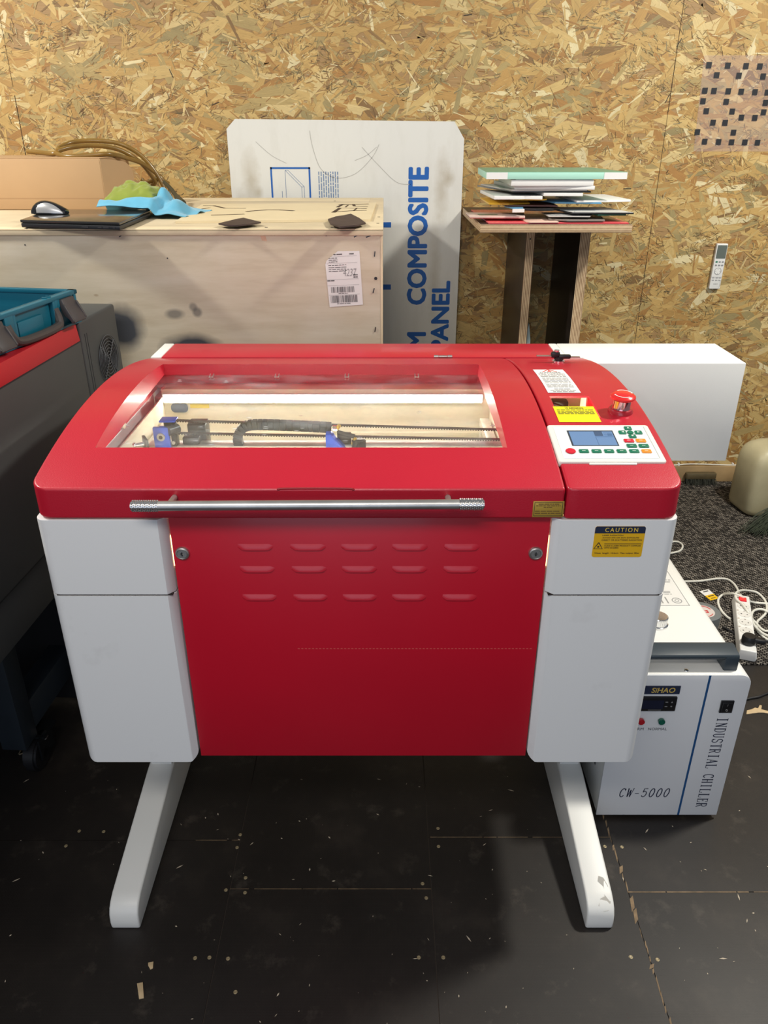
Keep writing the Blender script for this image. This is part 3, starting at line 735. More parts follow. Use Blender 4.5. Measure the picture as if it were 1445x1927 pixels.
for a in range(0, 360, 45): m.strip([(.3645, .9188), (.3645+.0022*math.cos(R(a)), .9188+.0022*math.sin(R(a)))], .0006, M=M)
m.cyl((.3645, Y0-.0007, .9188), (.3645, Y0-.0005, .9188), .0013, seg=14); m.build('caution_label', LC, label='orange and navy CAUTION laser radiation label')

# rear cover and tube housing
m = MB(RED).box(-.560, .4385, 1.9085, 2.048, .79, 1.045, .002); m.build('rear_cover', LC)
for x0, x1 in ((-.588, -.5605), (.439, .4605)): MB(WHITE2).box(x0, x1, 1.9085, 2.048, .787, 1.0455, .003).build('end_cap', LC)
m = MB(WHITE2).prism([(.4615, 1.9085), (.500, 1.9085), (.500, 1.85), (.887, 1.85), (.887, 2.048), (.4615, 2.048)], 'z', .787, 1.0455, .0025); m.build('tube_housing', LC)
MB(WHITE2).box(XL+.016, XR-.016, 1.848, 1.910, .446, .96).build('back_panel', LC)
# feet
for x0, x1 in ((-.592, -.529), (.437, .4965)):
    prof = [(1.100, .0), (1.0985, .020), (1.101, .040), (1.108, .054), (1.120, .063), (1.138, .0700), (1.44, .122), (1.55, .132), (1.70, .125), (1.96, .070), (1.985, .05), (1.99, 0)]
    m = MB(WHITE2).prism(prof, 'x', x0, x1, .005, 3, angle=50); 
    m.box(x0+.006, x1-.006, 1.46, 1.62, .11, .4345)
    if x0 > 0:
        m.m(mat('worn_patch', (.46, .44, .40), .6, var=.1)); nrm = [(.462, 1.1125), (.472, 1.105), (.483, 1.106), (.489, 1.118), (.490, 1.150), (.484, 1.168), (.474, 1.172), (.470, 1.160), (.480, 1.148), (.478, 1.128), (.468, 1.124)]
        def zt(y): 
            for (a, za), (b, zb) in zip(prof[2:], prof[3:]):
                if a <= y <= b: return za+(zb-za)*(y-a)/(b-a)
            return .05
        m.raw([(x, y, zt(y)+.0006) for x, y in nrm], [tuple(range(len(nrm)))])
    m.build('foot', LC)

# working chamber, light strip and gantry under the window
m = MB(CREAM); a, b_, ya, yb, zf, zt_ = -.5495, .2665, 1.205, 1.838, .80, .9655
m.box(a, a+.003, ya, yb, zf, zt_).box(b_-.003, b_, ya, yb, zf, zt_).box(a, b_, ya, ya+.003, zf, zt_).box(a, b_, yb-.003, yb, zf, .984).box(a, b_, ya, yb, zf-.003, zf).box(a, b_, yb, 1.884, .981, .984)
m.box(a, b_, yb-.012, yb-.003, .868, .874); m.build('chamber', LC)
m = MB(PLASTW).box(-.545, .243, 1.826, 1.834, .952, .974).m(mat('led_light', (1, 1, 1), .5, emit=((1, .94, .80), 46)))
for i in range(64): x = -.540+i*.0123; m.box(x, x+.0062, 1.822, 1.826, .956, .970)
m.build('led_strip', LC, label='bright white strip light')
m = MB(mat('port_dark_blue', (.05, .09, .16), .4)).prism(rrect(-.530, -.488, .925, .9485, .010), 'y', 1.8325, 1.8345).m(mat('sticker_yellow', (.75, .58, .05), .5)).box(-.482, -.435, 1.8335, 1.8345, .936, .946); m.build('access_port', LC)
GY = 1.55
m = MB(PLASTW).box(-.52, .235, 1.210, 1.218, .945, .963).m(MATS['led_light'])  # unseen LED strip added to light the front of the gantry
for i in range(60): x = -.515+i*.0123; m.box(x, x+.0062, 1.218, 1.221, .947, .961)
m.build('led_strip', LC, label='unseen strip light added behind the front edge')
GY = 1.55
m = MB(ALU).box(-.505, .262, GY-.018, GY+.018, .925, .9525, .002).m(INK)
for i in range(19): x = -.40+i*.0345; m.box(x, x+.006, GY-.0185, GY-.018, .946, .9495)
m.m(ALU).box(-.538, -.515, 1.24, 1.80, .90, .922, .002).box(.235, .258, 1.24, 1.80, .90, .922, .002).box(-.538, -.515, 1.26, 1.29, .80, .90).box(.235, .258, 1.26, 1.29, .80, .90).box(-.538, -.515, 1.76, 1.79, .80, .90).box(.235, .258, 1.76, 1.79, .80, .90).box(.222, .262, GY-.02, GY+.02, .915, .93)
m.box(-.53, -.50, GY-.02, GY+.02, .915, .93); gr = m.build('gantry_rail', LC)
def belt(p, q, name='drive_belt'):
    m = MB(BLACK); p, q = Vector(p), Vector(q); d = q-p; L = d.length; Mb = Matrix.Translation(p) @ d.to_track_quat('X', 'Z').to_matrix().to_4x4()
    m.box(0, L, -.004, .004, 0, .0022, M=Mb); k = 0
    while k < L: m.box(k, k+.0028, -.004, .004, -.0018, 0, M=Mb); k += .0056
    m.build(name, gr)
belt((-.455, GY, 1.0035), (.255, GY, .982)); belt((-.455, GY, .975), (.255, GY, .9600))
m = MB(BLUE).box(-.484, -.451, GY-.030, GY-.022, .925, .998, .001).box(-.484, -.466, GY-.022, GY+.02, .9525, .985, .001).m(STEEL).cyl((-.468, GY-.034, .978), (-.468, GY-.029, .978), .0085).m(BLACK).cyl((-.468, GY-.0345, .978), (-.468, GY-.034, .978), .004)
m.m(DARKM).cyl((-.455, GY, .975), (-.455, GY, 1.004), .013).cyl((-.452, GY-.03, .990), (-.436, GY-.01, .990), .010).box(-.450, -.440, GY-.02, GY+.004, .9525, 1.0, .001).m(STEEL).cyl((-.446, GY-.024, .962), (-.446, GY-.016, .962), .004).m(BLUE).box(-.474, -.440, GY-.014, GY+.016, 1.0035, 1.007, .001); m.build('pulley_bracket', gr, label='blue bracket with round bearing')
m = MB(DARKM).box(-.425, -.385, GY+.02, GY+.06, .93, .988, .003).box(-.430, -.395, GY-.01, GY+.02, .9525, .968, .002); m.build('motor', gr)
ch_pts = [(-.310, GY-.006, .950), (-.312, GY-.006, .970), (-.298, GY-.006, .9905), (-.272, GY-.006, .9965), (-.2, GY-.006, .9945), (-.112, GY-.006, .9900)]
CHN = mat('cable_chain', (.006, .016, .024), .45); m = MB(CHN); P = catmull(ch_pts, 12)
acc = 0; last = P[0]
for i in range(1, len(P)):
    acc += (P[i]-P[i-1]).length
    if acc > .0085:
        d = (P[i]-last); Mc = Matrix.Translation((P[i]+last)/2) @ d.to_track_quat('X', 'Y').to_matrix().to_4x4()
        m.box(-acc/2, acc/2, -.0095, .0095, -.0105, .0105, .0015, M=Mc); acc = 0; last = P[i]
m.build('cable_chain', gr)
m = MB(BLUE).prism([(-.122, .933), (-.122, .986), (-.112, .986), (-.076, .944), (-.076, .933)], 'y', GY-.040, GY-.012, .0008).m(BLACK).cyl((-.053, GY-.036, .930), (-.053, GY-.026, .972), .015, seg=24, bev=.002).cyl((-.10, GY-.02, .985), (-.062, GY-.02, .975), .005).cyl((-.058, GY-.03, .955), (-.046, GY-.045, .962), .009)
m.m(GOLD).cyl((-.066, GY-.03, .962), (-.060, GY-.034, .976), .0035).cyl((-.100, GY-.025, .992), (-.093, GY-.027, 1.003), .004).m(CHROME).box(-.108, -.098, GY-.03, GY-.012, .975, .998, .001, M=None).m(BLACK).box(-.112, -.070, GY-.010, GY+.01, .9525, .975, .002); m.build('laser_head', gr, label='blue angled laser head with brass screws')
m = MB(BLACK).box(-.5, -.494, 1.478, 1.512, .93, .985, .001, M=Matrix.Translation((-.5, 1.5, .95)) @ Matrix.Rotation(.5, 4, 'Z') @ Matrix.Translation((.5, -1.5, -.95)))
m.box(-.512, -.490, 1.47, 1.52, .922, .934, .001).m(CHROME).cyl((-.512, 1.488, .972), (-.498, 1.494, .972), .0045).cyl((-.516, 1.482, .955), (-.498, 1.488, .955), .0045).cyl((-.512, 1.505, .945), (-.498, 1.5, .945), .0045).sphere((-.519, 1.482, .955), .0055).sphere((-.515, 1.488, .972), .0055).sphere((-.515, 1.5, .945), .005); m.build('mirror_mount', LC)
# ---------------------------------------------------------------- chiller
CHX0, CHX1, CHY, CHB, CHZ = .533, .836, 1.400, 1.95, .450
CH = thing('water_chiller', 'white water chiller with dark carry handle and blue stripe, right of the red machine', 'chiller', (.68, 1.65, 0))
m = MB(WHITE2).prism(rrect(CHX0, CHX1, .020, CHZ, .026, corners=(0, 0, 1, 1)), 'y', CHY+.004, CHB, .0015)
m.build('cabinet', CH)
m = MB(mat('chiller_front_paint', (.76, .77, .79), .42)).prism(rrect(CHX0, CHX1, .012, CHZ-.001, .026, corners=(0, 0, 1, 1)), 'y', CHY, CHY+.005, .001)
M = FRONT.copy(); M.translation = (0, CHY-.0005, 0)
m.m(mat('stripe_blue', (.012, .075, .21), .4)).box(.7365, .7415, CHY-.0006, CHY, .013, .4485)
m.m(NAVY)
# seriffed stroke lettering
def arc(cx, cy, rx, ry, a0, a1, n=10): return [(cx+rx*math.cos(R(a0+(a1-a0)*k/n)), cy+ry*math.sin(R(a0+(a1-a0)*k/n))) for k in range(n+1)]
T_, t_ = .15, .07
GL = {'I': [([(.5, 0), (.5, 1)], T_), ([(.25, 0), (.75, 0)], t_), ([(.25, 1), (.75, 1)], t_)],
 'N': [([(.2, 0), (.2, 1)], t_), ([(.2, 1), (.8, 0)], T_), ([(.8, 0), (.8, 1)], t_), ([(.05, 0), (.35, 0)], t_), ([(.65, 1), (.95, 1)], t_), ([(.05, 1), (.22, 1)], t_)],
 'D': [([(.2, 0), (.2, 1)], T_), ([(.05, 0), (.5, 0)]+arc(.45, .5, .42, .5, -80, 80)+[(.45, 1), (.05, 1)], .09)],
 'U': [([(.2, 1), (.2, .3)]+arc(.5, .3, .3, .3, 180, 360)+[(.8, 1)], .11), ([(.05, 1), (.35, 1)], t_), ([(.65, 1), (.95, 1)], t_)],
 'S': [(arc(.5, .75, .32, .25, 20, 250)+arc(.5, .25, .34, .26, 80, -160), .10), ([(.82, .98), (.82, .75)], t_), ([(.16, .02), (.16, .27)], t_)],
 'T': [([(.5, 0), (.5, 1)], T_), ([(.05, .8), (.08, 1), (.92, 1), (.95, .8)], t_), ([(.3, 0), (.7, 0)], t_)],
 'R': [([(.22, 0), (.22, 1)], T_), ([(.05, 1), (.5, 1)]+arc(.5, .75, .33, .25, 80, -90)+[(.22, .5)], .09), ([(.5, .5), (.85, 0), (.97, 0)], .11), ([(.05, 0), (.4, 0)], t_)],
 'A': [([(.12, 0), (.5, 1)], t_), ([(.5, 1), (.86, 0)], T_), ([(.25, .36), (.74, .36)], t_), ([(0, 0), (.27, 0)], t_), ([(.68, 0), (1, 0)], t_)],
 'L': [([(.28, 0), (.28, 1)], T_), ([(.1, 1), (.5, 1)], t_), ([(.1, 0), (.88, 0), (.92, .25)], t_)],
 'C': [(arc(.53, .5, .38, .5, 40, 320, 16), .11), ([(.83, .98), (.83, .72)], t_)],
 'H': [([(.2, 0), (.2, 1)], T_), ([(.8, 0), (.8, 1)], T_), ([(.2, .5), (.8, .5)], t_)]+[([(x-.15, y), (x+.15, y)], t_) for x in (.2, .8) for y in (0, 1)],
 'E': [([(.25, 0), (.25, 1)], T_), ([(.08, 1), (.85, 1), (.88, .78)], t_), ([(.25, .52), (.65, .52)], t_), ([(.65, .62), (.65, .42)], t_), ([(.08, 0), (.88, 0), (.93, .26)], t_)],
 'W': [([(.1, 1), (.3, 0)], .12), ([(.3, 0), (.5, .85)], t_), ([(.5, .85), (.7, 0)], .12), ([(.7, 0), (.9, 1)], t_), ([(0, 1), (.22, 1)], t_), ([(.8, 1), (1, 1)], t_)],
 '-': [([(.2, .40), (.8, .40)], .09)], '0': [(arc(.5, .5, .33, .5, 0, 360, 22), .11)],
 '5': [([(.8, 1), (.25, 1), (.22, .55)]+arc(.48, .34, .34, .33, 130, -150, 14), .10)], ' ': []}
def serif(m, s, M, h, w, adv, shear=0):
    """letters of height h and width w along x"""
    x = 0
    for ch_ in s:
        for pts, th in GL[ch_]: m.strip([(x+p[0]*w+shear*p[1]*h, p[1]*h) for p in pts], th*w*1.5, M=M)
        x += adv
serif(m, 'CW-5000', M @ Matrix.Translation((.579, .0745, 0)), .0275, .0155, .0182, .18)
MV = M @ Matrix.Translation((.779, .327, 0)) @ Matrix.Rotation(-PI/2, 4, 'Z')
serif(m, 'INDUSTRIAL CHILLER', MV, .0250, .0140, .01605)
m.m(mat('legend_ink', (.10, .10, .12), .6)).text('NORMAL', .6215, .6660, .2880, .2960, M, bold=.008).text('ALARM', .5740, .6110, .2880, .2960, M, bold=.008)
fp = m.build('front_panel', CH)
m = MB(NAVY).box(.556, .6770, CHY-.0018, CHY, .3965, .4195); m.m(mat('badge_gold', (.62, .44, .11), .45)); M2 = FRONT.copy(); M2.translation = (0, CHY-.0021, 0)
m.text('SiHAO', .612, .6655, .4010, .4150, M2, bold=.03, shear=.12); m.build('badge', fp, label='navy badge with gold lettering')
m = MB(BLACKG).box(.577, .6735, CHY-.006, CHY, .3495, .3905, .002).m(mat('display_glass', (.012, .015, .035), .15)).box(.588, .6435, CHY-.0066, CHY-.006, .3575, .3820).m(SILV)
for x, z, u in ((.650, .377, 0), (.662, .377, 1), (.650, .364, 0), (.662, .364, -1)):
    if u: m.raw([(x-.0025, CHY-.0064, z-.002*u), (x+.0025, CHY-.0064, z-.002*u), (x, CHY-.0064, z+.0025*u)], [(0, 1, 2)])
    else: m.box(x-.003, x+.003, CHY-.0064, CHY-.006, z-.001, z+.001)
m.box(.610, .640, CHY-.0064, CHY-.006, .3535, .3545); m.build('temperature_display', fp)
for x, c, nm in ((.600, 'red_lamp', (.45, .01, .02)), (.6475, 'green_lamp', (.005, .11, .07))):
    m = MB(mat(c, nm, .2, coat=.5)).cyl((x, CHY, .3185), (x, CHY-.010, .3185), .0078, bev=.002); m.build('indicator_lamp', fp, label=c.replace('_', ' '))
m = MB(BLACKG).box(.7770, .8070, CHY-.004, CHY, .3430, .3780, .001).box(.7805, .8035, CHY-.0065, CHY-.003, .3465, .3745, .0015).m(SILV).box(.7917, .7923, CHY-.0068, CHY-.0065, .3650, .3705).tube([(.792+.0025*math.cos(a), CHY-.0066, .353+.0025*math.sin(a)) for a in np.linspace(0, 2*PI, 13)[:-1]], .0004, seg=4, n=1, closed=True); m.build('rocker_switch', fp)
# handle
HNDL = mat('handle_grey_blue', (.028, .042, .055), .45); HX0, HX1, HYC = .555, .805, 1.444
m = MB(HNDL).prism([(HYC-.030, .486), (HYC-.027, .4925), (HYC+.008, .4985), (HYC+.020, .495), (HYC+.020, .482), (HYC-.026, .478)], 'x', HX0, HX1, .003)
for x0, x1 in ((HX0, HX0+.030), (HX1-.032, HX1)): m.prism([(HYC-.030, .4503), (HYC-.030, .488), (HYC+.018, .494), (HYC+.018, .4503)], 'x', x0, x1, .003)
m.build('handle', CH)
m = MB(CHROME).sphere((.690, 1.417, .450), (.0055, .0055, .0025)).m(INK).box(.6885, .6915, 1.4165, 1.4175, .4520, .4527); m.build('lid_screw', CH)
# filler cap
MC = Matrix.Translation((.682, 1.600, .4502)); m = MB(CHROME).lathe([(.026, 0), (.026, .004), (.0225, .006), (.0225, .024), (.021, .026), (.0001, .026)], M=MC, seg=40)
for k in range(26): a = 2*PI*k/26; m.box(-.0015, .0015, .0215, .0237, .008, .0245, .0004, M=MC @ Matrix.Rotation(a, 4, 'Z'))
m.build('filler_cap', CH, label='knurled chrome filler cap')
m = MB(mat('label_film', (.76, .76, .74), .3)).box(.655, .7935, 1.684, 1.86, .4500, .4506); m.m(GREYINK)
for a in ((.655, .7935, 1.684, 1.6856), (.7919, .7935, 1.684, 1.86)): m.box(*a, .4506, .4509)
Mt = Matrix.Translation((0, 0, .4511)); m.rows(.66, .785, (1.81, 1.80), .003, Mt, seed=3, minw=.012).rows(.66, .765, (1.752, 1.738, 1.745), .0022, Mt, seed=4, minw=.012); m.m(mat('stripe_blue', (.012, .075, .21), .4)).box(.66, .748, 1.768, 1.7735, .4506, .4511); m.m(GREYINK)
m.strip(arc(.768, 1.708, .012, .012, 0, 360, 20), .0022, M=Mt).strip(arc(.768, 1.708, .005, .005, 0, 360, 12), .0015, M=Mt)
for x in (.715, .728, .742): m.strip([(x, 1.695), (x, 1.725)], .003, M=Mt)
m.build('instruction_label', CH)
for k in range(4):
    for z in (.12, .16, .20): y = 1.46+.055*k; MB(INK).box(CHX0-.0006, CHX0+.001, y, y+.035, z, z+.010).build('vent_slot', CH)
for x in (CHX0+.03, CHX1-.03):
    for y in (CHY+.05, CHB-.05): MB(BLACK).cyl((x, y, 0), (x, y, .021), .014).build('rubber_foot', CH)

# ---------------------------------------------------------------- grey and red machine on the left
CB = thing('laser_cutter', 'dark grey laser machine with a red stripe, on a caster frame at the left edge', 'laser cutter', (-.750, 1.90, 0), R(-3.3))
L = dict(local=True)
m = MB(GREY).box(-.80, 0, -1.15, -.004, .69, 1.088, .003); m.m(BLACK).box(-.79, -.006, -1.14, -.01, .682, .69); m.build('cabinet', CB, **L)
m = MB(CAB2).prism([(-.79, 1.090), (.001, 1.090), (-.004, 1.1335), (-.79, 1.1335)], 'y', -1.15, -.008, .002).m(INK).box(-.79, .0006, -1.15, -.006, 1.0875, 1.0905); m.build('lid', CB, label='red lid', **L)
m = MB(GREY).box(-.62, 0, 0, .235, .60, 1.134, .007, 3).m(INK).box(-.0005, .0008, .022, .0235, .62, 1.10).box(-.0005, .0008, .034, .0350, .62, 1.10); m.build('rear_housing', CB, **L)
vy, vz = .140, 1.005; m = MB(BLACK).cyl((.0005, vy, vz), (.0015, vy, vz), .060, seg=40); m.m(mat('grille_wire', (.085, .09, .10), .4))
for r in np.linspace(.012, .064, 7): m.tube([(.004, vy+r*math.cos(a), vz+r*math.sin(a)) for a in np.linspace(0, 2*PI, 33)[:-1]], .0011, seg=5, n=1, closed=True)
for a in (PI/4, 3*PI/4, 5*PI/4, 7*PI/4): m.tube([(.0035, vy, vz), (.0035, vy+.061*math.cos(a), vz+.061*math.sin(a))], .0014, seg=5, smooth=False)
m.build('fan_grille', CB, **L)
m = MB(GREY).box(-.79, -.012, -1.13, -.01, .56, .685, .003).box(-.62, -.006, -.01, .232, .50, .599, .003).m(BLACK).box(-.79, -.006, -.075, -.065, .022, .56); m.build('skirt', CB, **L)  # black panel added below the body to darken the open frame
for x in (-.225, -.76):
    for y in (-.385, -1.08): MB(FRAMEM).box(x, x+.065, y, y+.065, .105, .60, .003).build('leg', CB, **L)
for x in (-.222, -.757): MB(FRAMEM).box(x, x+.06, -.32, .12, .125, .215, .003).build('cross_rail', CB, **L)
MB(FRAMEM).box(-.222, -.162, .12, .185, .105, .60, .003).build('leg', CB, **L); MB(FRAMEM).box(-.757, -.697, .12, .185, .105, .60, .003).build('leg', CB, **L)
MB(FRAMEM).box(-.70, -.225, -.38, -.325, .125, .215, .003).build('cross_rail', CB, **L)
for x, y in ((-.17, -.30), (-.72, -.36), (-.19, .15), (-.72, .15), (-.72, -1.05), (-.17, -1.05)):
    m = MB(BLACK).cyl((x-.018, y-.03, .048), (x+.018, y-.03, .048), .048, seg=28, bev=.006).m(DARKM).cyl((x-.026, y-.03, .048), (x+.026, y-.03, .048), .012).box(x-.026, x-.021, y-.05, y+.02, .04, .105).box(x+.021, x+.026, y-.05, y+.02, .04, .105).box(x-.035, x+.035, y-.035, y+.035, .100, .106); m.build('caster', CB, **L)
MB(CHROME).cyl((-.150, -.315, .088), (-.150, -.315, .106), .012, seg=6).build('foot_bolt', CB, **L)

# teal open case lying on it
TC = thing('tool_case', 'open teal plastic tool case with grey latches on top of the dark grey machine', 'tool case', (-.742, 1.905, 1.1345), R(-9.8))
t = .005; m = MB(TEAL); hz = .078; x0, y0 = -.42, -.52
m.box(x0, 0, y0, 0, 0, .006, .002).box(-t-.012, -.012, y0, 0, 0, hz, .0015).box(x0, x0+t, y0, 0, 0, hz, .0015).box(x0, -.008, -t-.006, -.006, 0, hz, .0015).box(x0, 0, y0, y0+t, 0, hz, .0015)
m.box(-.020, .0, y0, 0, hz-.010, hz, .002).box(x0, 0, -.016, .0, hz-.010, hz, .002).box(x0-.004, x0+.012, y0, 0, hz-.010, hz, .002)
for y in (-.016, -.032, -.088, -.108, -.262, -.285, -.335): m.box(-.012, -.001, y, y+.010, .004, hz-.008, .0015)
m.box(-.012, .0, -.10, -.088, .030, hz-.008, .002).box(-.012, .0, -.292, -.262, .030, hz-.008, .002).box(-.0125, -.004, -.245, -.15, .012, .05, .003)
for y in (-.11, -.125, -.30): m.box(-.016, -.004, y, y+.004, hz, hz+.003)
m.box(x0+.01, -.015, -.335, -.331, .006, hz-.008).box(-.13, -.126, -.50, -.335, .006, hz-.012); m.build('shell', TC, **L)
for y in (-.050, -.330):
    q = [(-.004, .068), (.005, .068), (.010, .050), (.026, .026), (.030, .016), (.026, .013), (.006, .030), (-.002, .050)]
    m = MB(TEALD).prism(q, 'y', y-.030, y+.022, .0015).prism([(.006, .058), (.012, .056), (.030, .020), (.025, .013), (.010, .038)], 'y', y-.034, y-.029, .001).prism([(.006, .058), (.012, .056), (.030, .020), (.025, .013), (.010, .038)], 'y', y+.021, y+.026, .001); m.build('latch', TC, **L)
m = MB(mat('case_handle_grey', (.055, .048, .046), .5)).tube([(-.006, -.098, .050), (.002, -.100, .028), (.006, -.115, .014), (.007, -.19, .011), (.006, -.262, .014), (.002, -.280, .028), (-.006, -.282, .050)], .0095, seg=10); m.build('handle', TC, **L)

# ---------------------------------------------------------------- crate and what lies on it
CRY, CRB, CRT = 2.23, 3.36, 1.316
CR = thing('shipping_crate', 'large pale plywood shipping crate with soot marks, standing behind the red machine', 'crate', (-.85, 2.8, 0))
m = MB(CRATE).box(-1.75, -.010, CRY, CRB, .0, CRT-.018)
b_ = m; b_.m(WOODPALE).box(-.0105, -.004, CRY+.0, CRB, 0, CRT-.018)
b_.m(DARKM)
for (u, v, a) in ((520, 441, .4), (573, 441, .4), (617, 442, .4), (670, 444, .5), (693, 445, .35), (705, 478, 1.45), (703, 547, 1.3), (706, 620, 1.4), (48, 432, .5), (122, 436, .5), (196, 435, .5), (228, 443, .6), (262, 440, .6)):
    p = atY(u, v, CRY-.0008); b_.box(-.007, .007, -.0006, .0006, -.0013, .0013, M=Matrix.Translation(p) @ Matrix.Rotation(-a, 4, 'Y'))
b_.m(INK)
for (u, v) in ((460, 437), (707, 524), (47, 461), (315, 486)):
    p = atY(u, v, CRY-.0005); b_.cyl(p, p+Vector((0, .001, 0)), .0045 if u in (460, 707) else .002, seg=14)
b_.m(mat('wood_patch', (.62, .40, .27), .7, var=.1, vscale=60)); p = atY(495, 444, CRY-.0004); Mp = Matrix.Translation(p) @ FRONT
b_.raw([(-.022, .014, 0), (.022, .013, 0), (.018, .004, 0), (.006, .002, 0), (.010, -.014, 0), (-.004, -.012, 0), (-.008, .002, 0), (-.020, .004, 0)], [tuple(range(8))], M=Mp)
b_.build('body', CR)
LIDM = mat('crate_lid_plywood', (.60, .50, .34), .62, var=.16, vscale=4)
m = MB(LIDM).box(-1.76, -.002, CRY-.004, CRB, CRT-.0175, CRT-.004, .001).m(WOODPALE).box(-1.76, -.002, CRY-.002, CRY+.06, CRT-.004, CRT, .001).box(-.055, -.002, CRY+.06, CRB, CRT-.004, CRT, .001).box(-1.76, -.055, CRB-.16, CRB, CRT-.004, CRT, .001).m(LIDM).box(-1.76, -.055, CRY+.06, CRB-.16, CRT-.004, CRT-.0002).m(INK).box(-1.76, -.002, CRY-.0042, CRY-.0036, CRT-.0050, CRT-.0042)
for (u, v) in ((630, 378), (713, 408), (711, 420), (625, 428), (501, 428)): p = atZ(u, v, CRT+.0003); m.box(p.x-.004, p.x+.004, p.y-.006, p.y+.006, p.z-.0005, p.z)
m.build('lid', CR)
# shipping label
Y0 = CRY-.0006; m = MB(PAPER); c4 = [(-.128, 1.2575), (-.068, 1.2585), (-.060, 1.112), (-.155, 1.105), (-.1635, 1.222), (-.160, 1.232)]
m.raw([(x, Y0, z) for x, z in c4], [tuple(range(6))]); M = FRONT.copy(); M.translation = (0, Y0-.0003, 0)
M = M @ Matrix.Translation((-.16, 1.10, 0)) @ Matrix.Rotation(R(2.5), 4, 'Z')
m.m(mat('print_grey', (.12, .12, .12), .6))
def bars(x0, x1, y0, y1, seed):
    r = random.Random(seed); x = x0
    while x < x1: w = r.choice((.0007, .0012, .0020)); m.raw([(x, y0, 0), (x+w, y0, 0), (x+w, y1, 0), (x, y1, 0)], [(0, 1, 2, 3)], M=M); x += w+r.choice((.0007, .001, .0018))
bars(.010, .085, .016, .036, 1); bars(.013, .077, .044, .060, 2)
m.rows(.027, .068, (.0125,), .0016, M, seed=8, minw=.006).rows(.033, .06, (.0405,), .0014, M, seed=9, minw=.006).rows(.026, .054, (.146,), .003, M, seed=1, minw=.008).rows(.07, .085, (.146,), .003, M, seed=2, minw=.006)
m.rows(.012, .036, (.137, .132, .127), .0018, M, seed=3, minw=.006).rows(.010, .060, (.118, .112, .107, .102), .0016, M, seed=4, minw=.008).rows(.078, .09, (.083, .089), .0035, M, seed=5, minw=.004).rows(.004, .025, (.076,), .003, M, seed=6, minw=.005)
m.m(GREYINK)
for y, a, b__ in ((.064, .0, .093), (.080, -.001, .092), (.124, .002, .091), (.142, .012, .091), (.038, .003, .093)): m.strip([(a+.003, y), (b__, y)], .0006, M=M)
m.text('4237', .050, .088, .088, .108, M, shear=.25); m.build('shipping_label', CR)

def px_prism(m, pts, z0, z1): 
    q = [atZ(u, v, z1) for u, v in pts]; m.prism([(p.x, p.y) for p in q], 'z', z0, z1); return m
# thin cut ply sheet
ZS = CRT+.0002; zt = ZS+.0065
m = MB(mat('fresh_birch_ply', (.74, .62, .40), .55, var=.05, vscale=6)); px_prism(m, [(330, 416), (697, 412.5), (708, 381.5), (380, 384)], ZS, zt)
m.m(BURNT)
for l, w in (([(362, 396), (378, 393.5), (395, 391)], .010), ([(382, 387), (402, 387), (423, 392), (463, 392)], .012), ([(463, 398), (503, 395), (525, 395), (553, 397)], .016), ([(397, 405), (430, 404), (460, 403)], .014), ([(637, 385.5), (694, 384)], .018), ([(627, 400), (640, 391.5), (690, 392.5)], .014), ([(635, 390), (645, 384.5), (665, 385), (667, 388), (692, 389)], .012), ([(628, 399), (665, 396.5), (690, 396)], .012), ([(665, 397), (672, 391.5)], .006), ([(655, 386), (650, 390)], .006)):
    m.strip([(p.x, p.y) for p in (atZ(u, v, zt) for u, v in l)], w, M=Matrix.Translation((0, 0, zt+.0004)))
ps = m.build('plywood_sheet', loc=(-.33, 2.7, ZS)); tag(ps, 'thin pale plywood sheet with dark laser-cut slots, lying on the crate', 'plywood sheet')
for pts, lab in (([(617, 412), (622, 420.5), (640, 426), (668, 424), (688, 419), (676, 410), (660, 402), (646, 405), (632, 407)], 'dark brown cut board piece at the right end of the plywood sheet'), ([(411, 420), (424, 422.5), (445, 423.5), (470, 421), (491, 417.5), (474, 413.5), (458, 409.5), (444, 412), (430, 415.5)], 'dark brown cut board piece near the middle of the plywood sheet edge')):
    z0 = zt+.001; m = MB(WALNUT); px_prism(m, pts, z0, z0+.004)
    p = atZ(*pts[3], z0); o = m.build('board_offcut', loc=(p.x, p.y, z0)); tag(o, lab, 'board offcut', 'dark brown offcuts on the crate')

# cardboard box
BX1, BY0, BY1, BZ = -.942, 2.80, 3.12, 1.474
CBX = thing('cardboard_box', 'plain brown cardboard box at the left end of the crate', 'box', (-1.25, 2.96, CRT))
m = MB(CARD).box(-1.55, BX1, BY0, BY1, CRT+.001, BZ, .004, 2); m.m(mat('cardboard_crease', (.38, .23, .115), .8)).box(-1.55, BX1, BY0-.0006, BY0, CRT+.036, CRT+.0375); m.build('carton', CBX)
m = MB(CARD).prism([(BY0+.01, BZ+.0005), (BY0+.01, BZ+.003), (BY0+.31, BZ+.004), (BY0+.31, BZ+.0005)], 'x', -1.55, BX1-.003)
A, B = Vector((BX1+.001, BY0+.001, 0)), Vector((-.866, 2.905, 0)); d = (B-A); Lf = d.length; MF = Matrix.Translation((A.x, A.y, 0)) @ Matrix.Rotation(math.atan2(d.y, d.x), 4, 'Z')
m.prism([(0, CRT+.001), (Lf, CRT+.001), (Lf, BZ-.055)]+[(Lf-.05+.05*math.cos(R(a)), BZ-.055+.048*math.sin(R(a))) for a in range(10, 91, 10)]+[(0, BZ)], 'y', 0, .006, .0012, M=MF); m.build('flap', CBX)
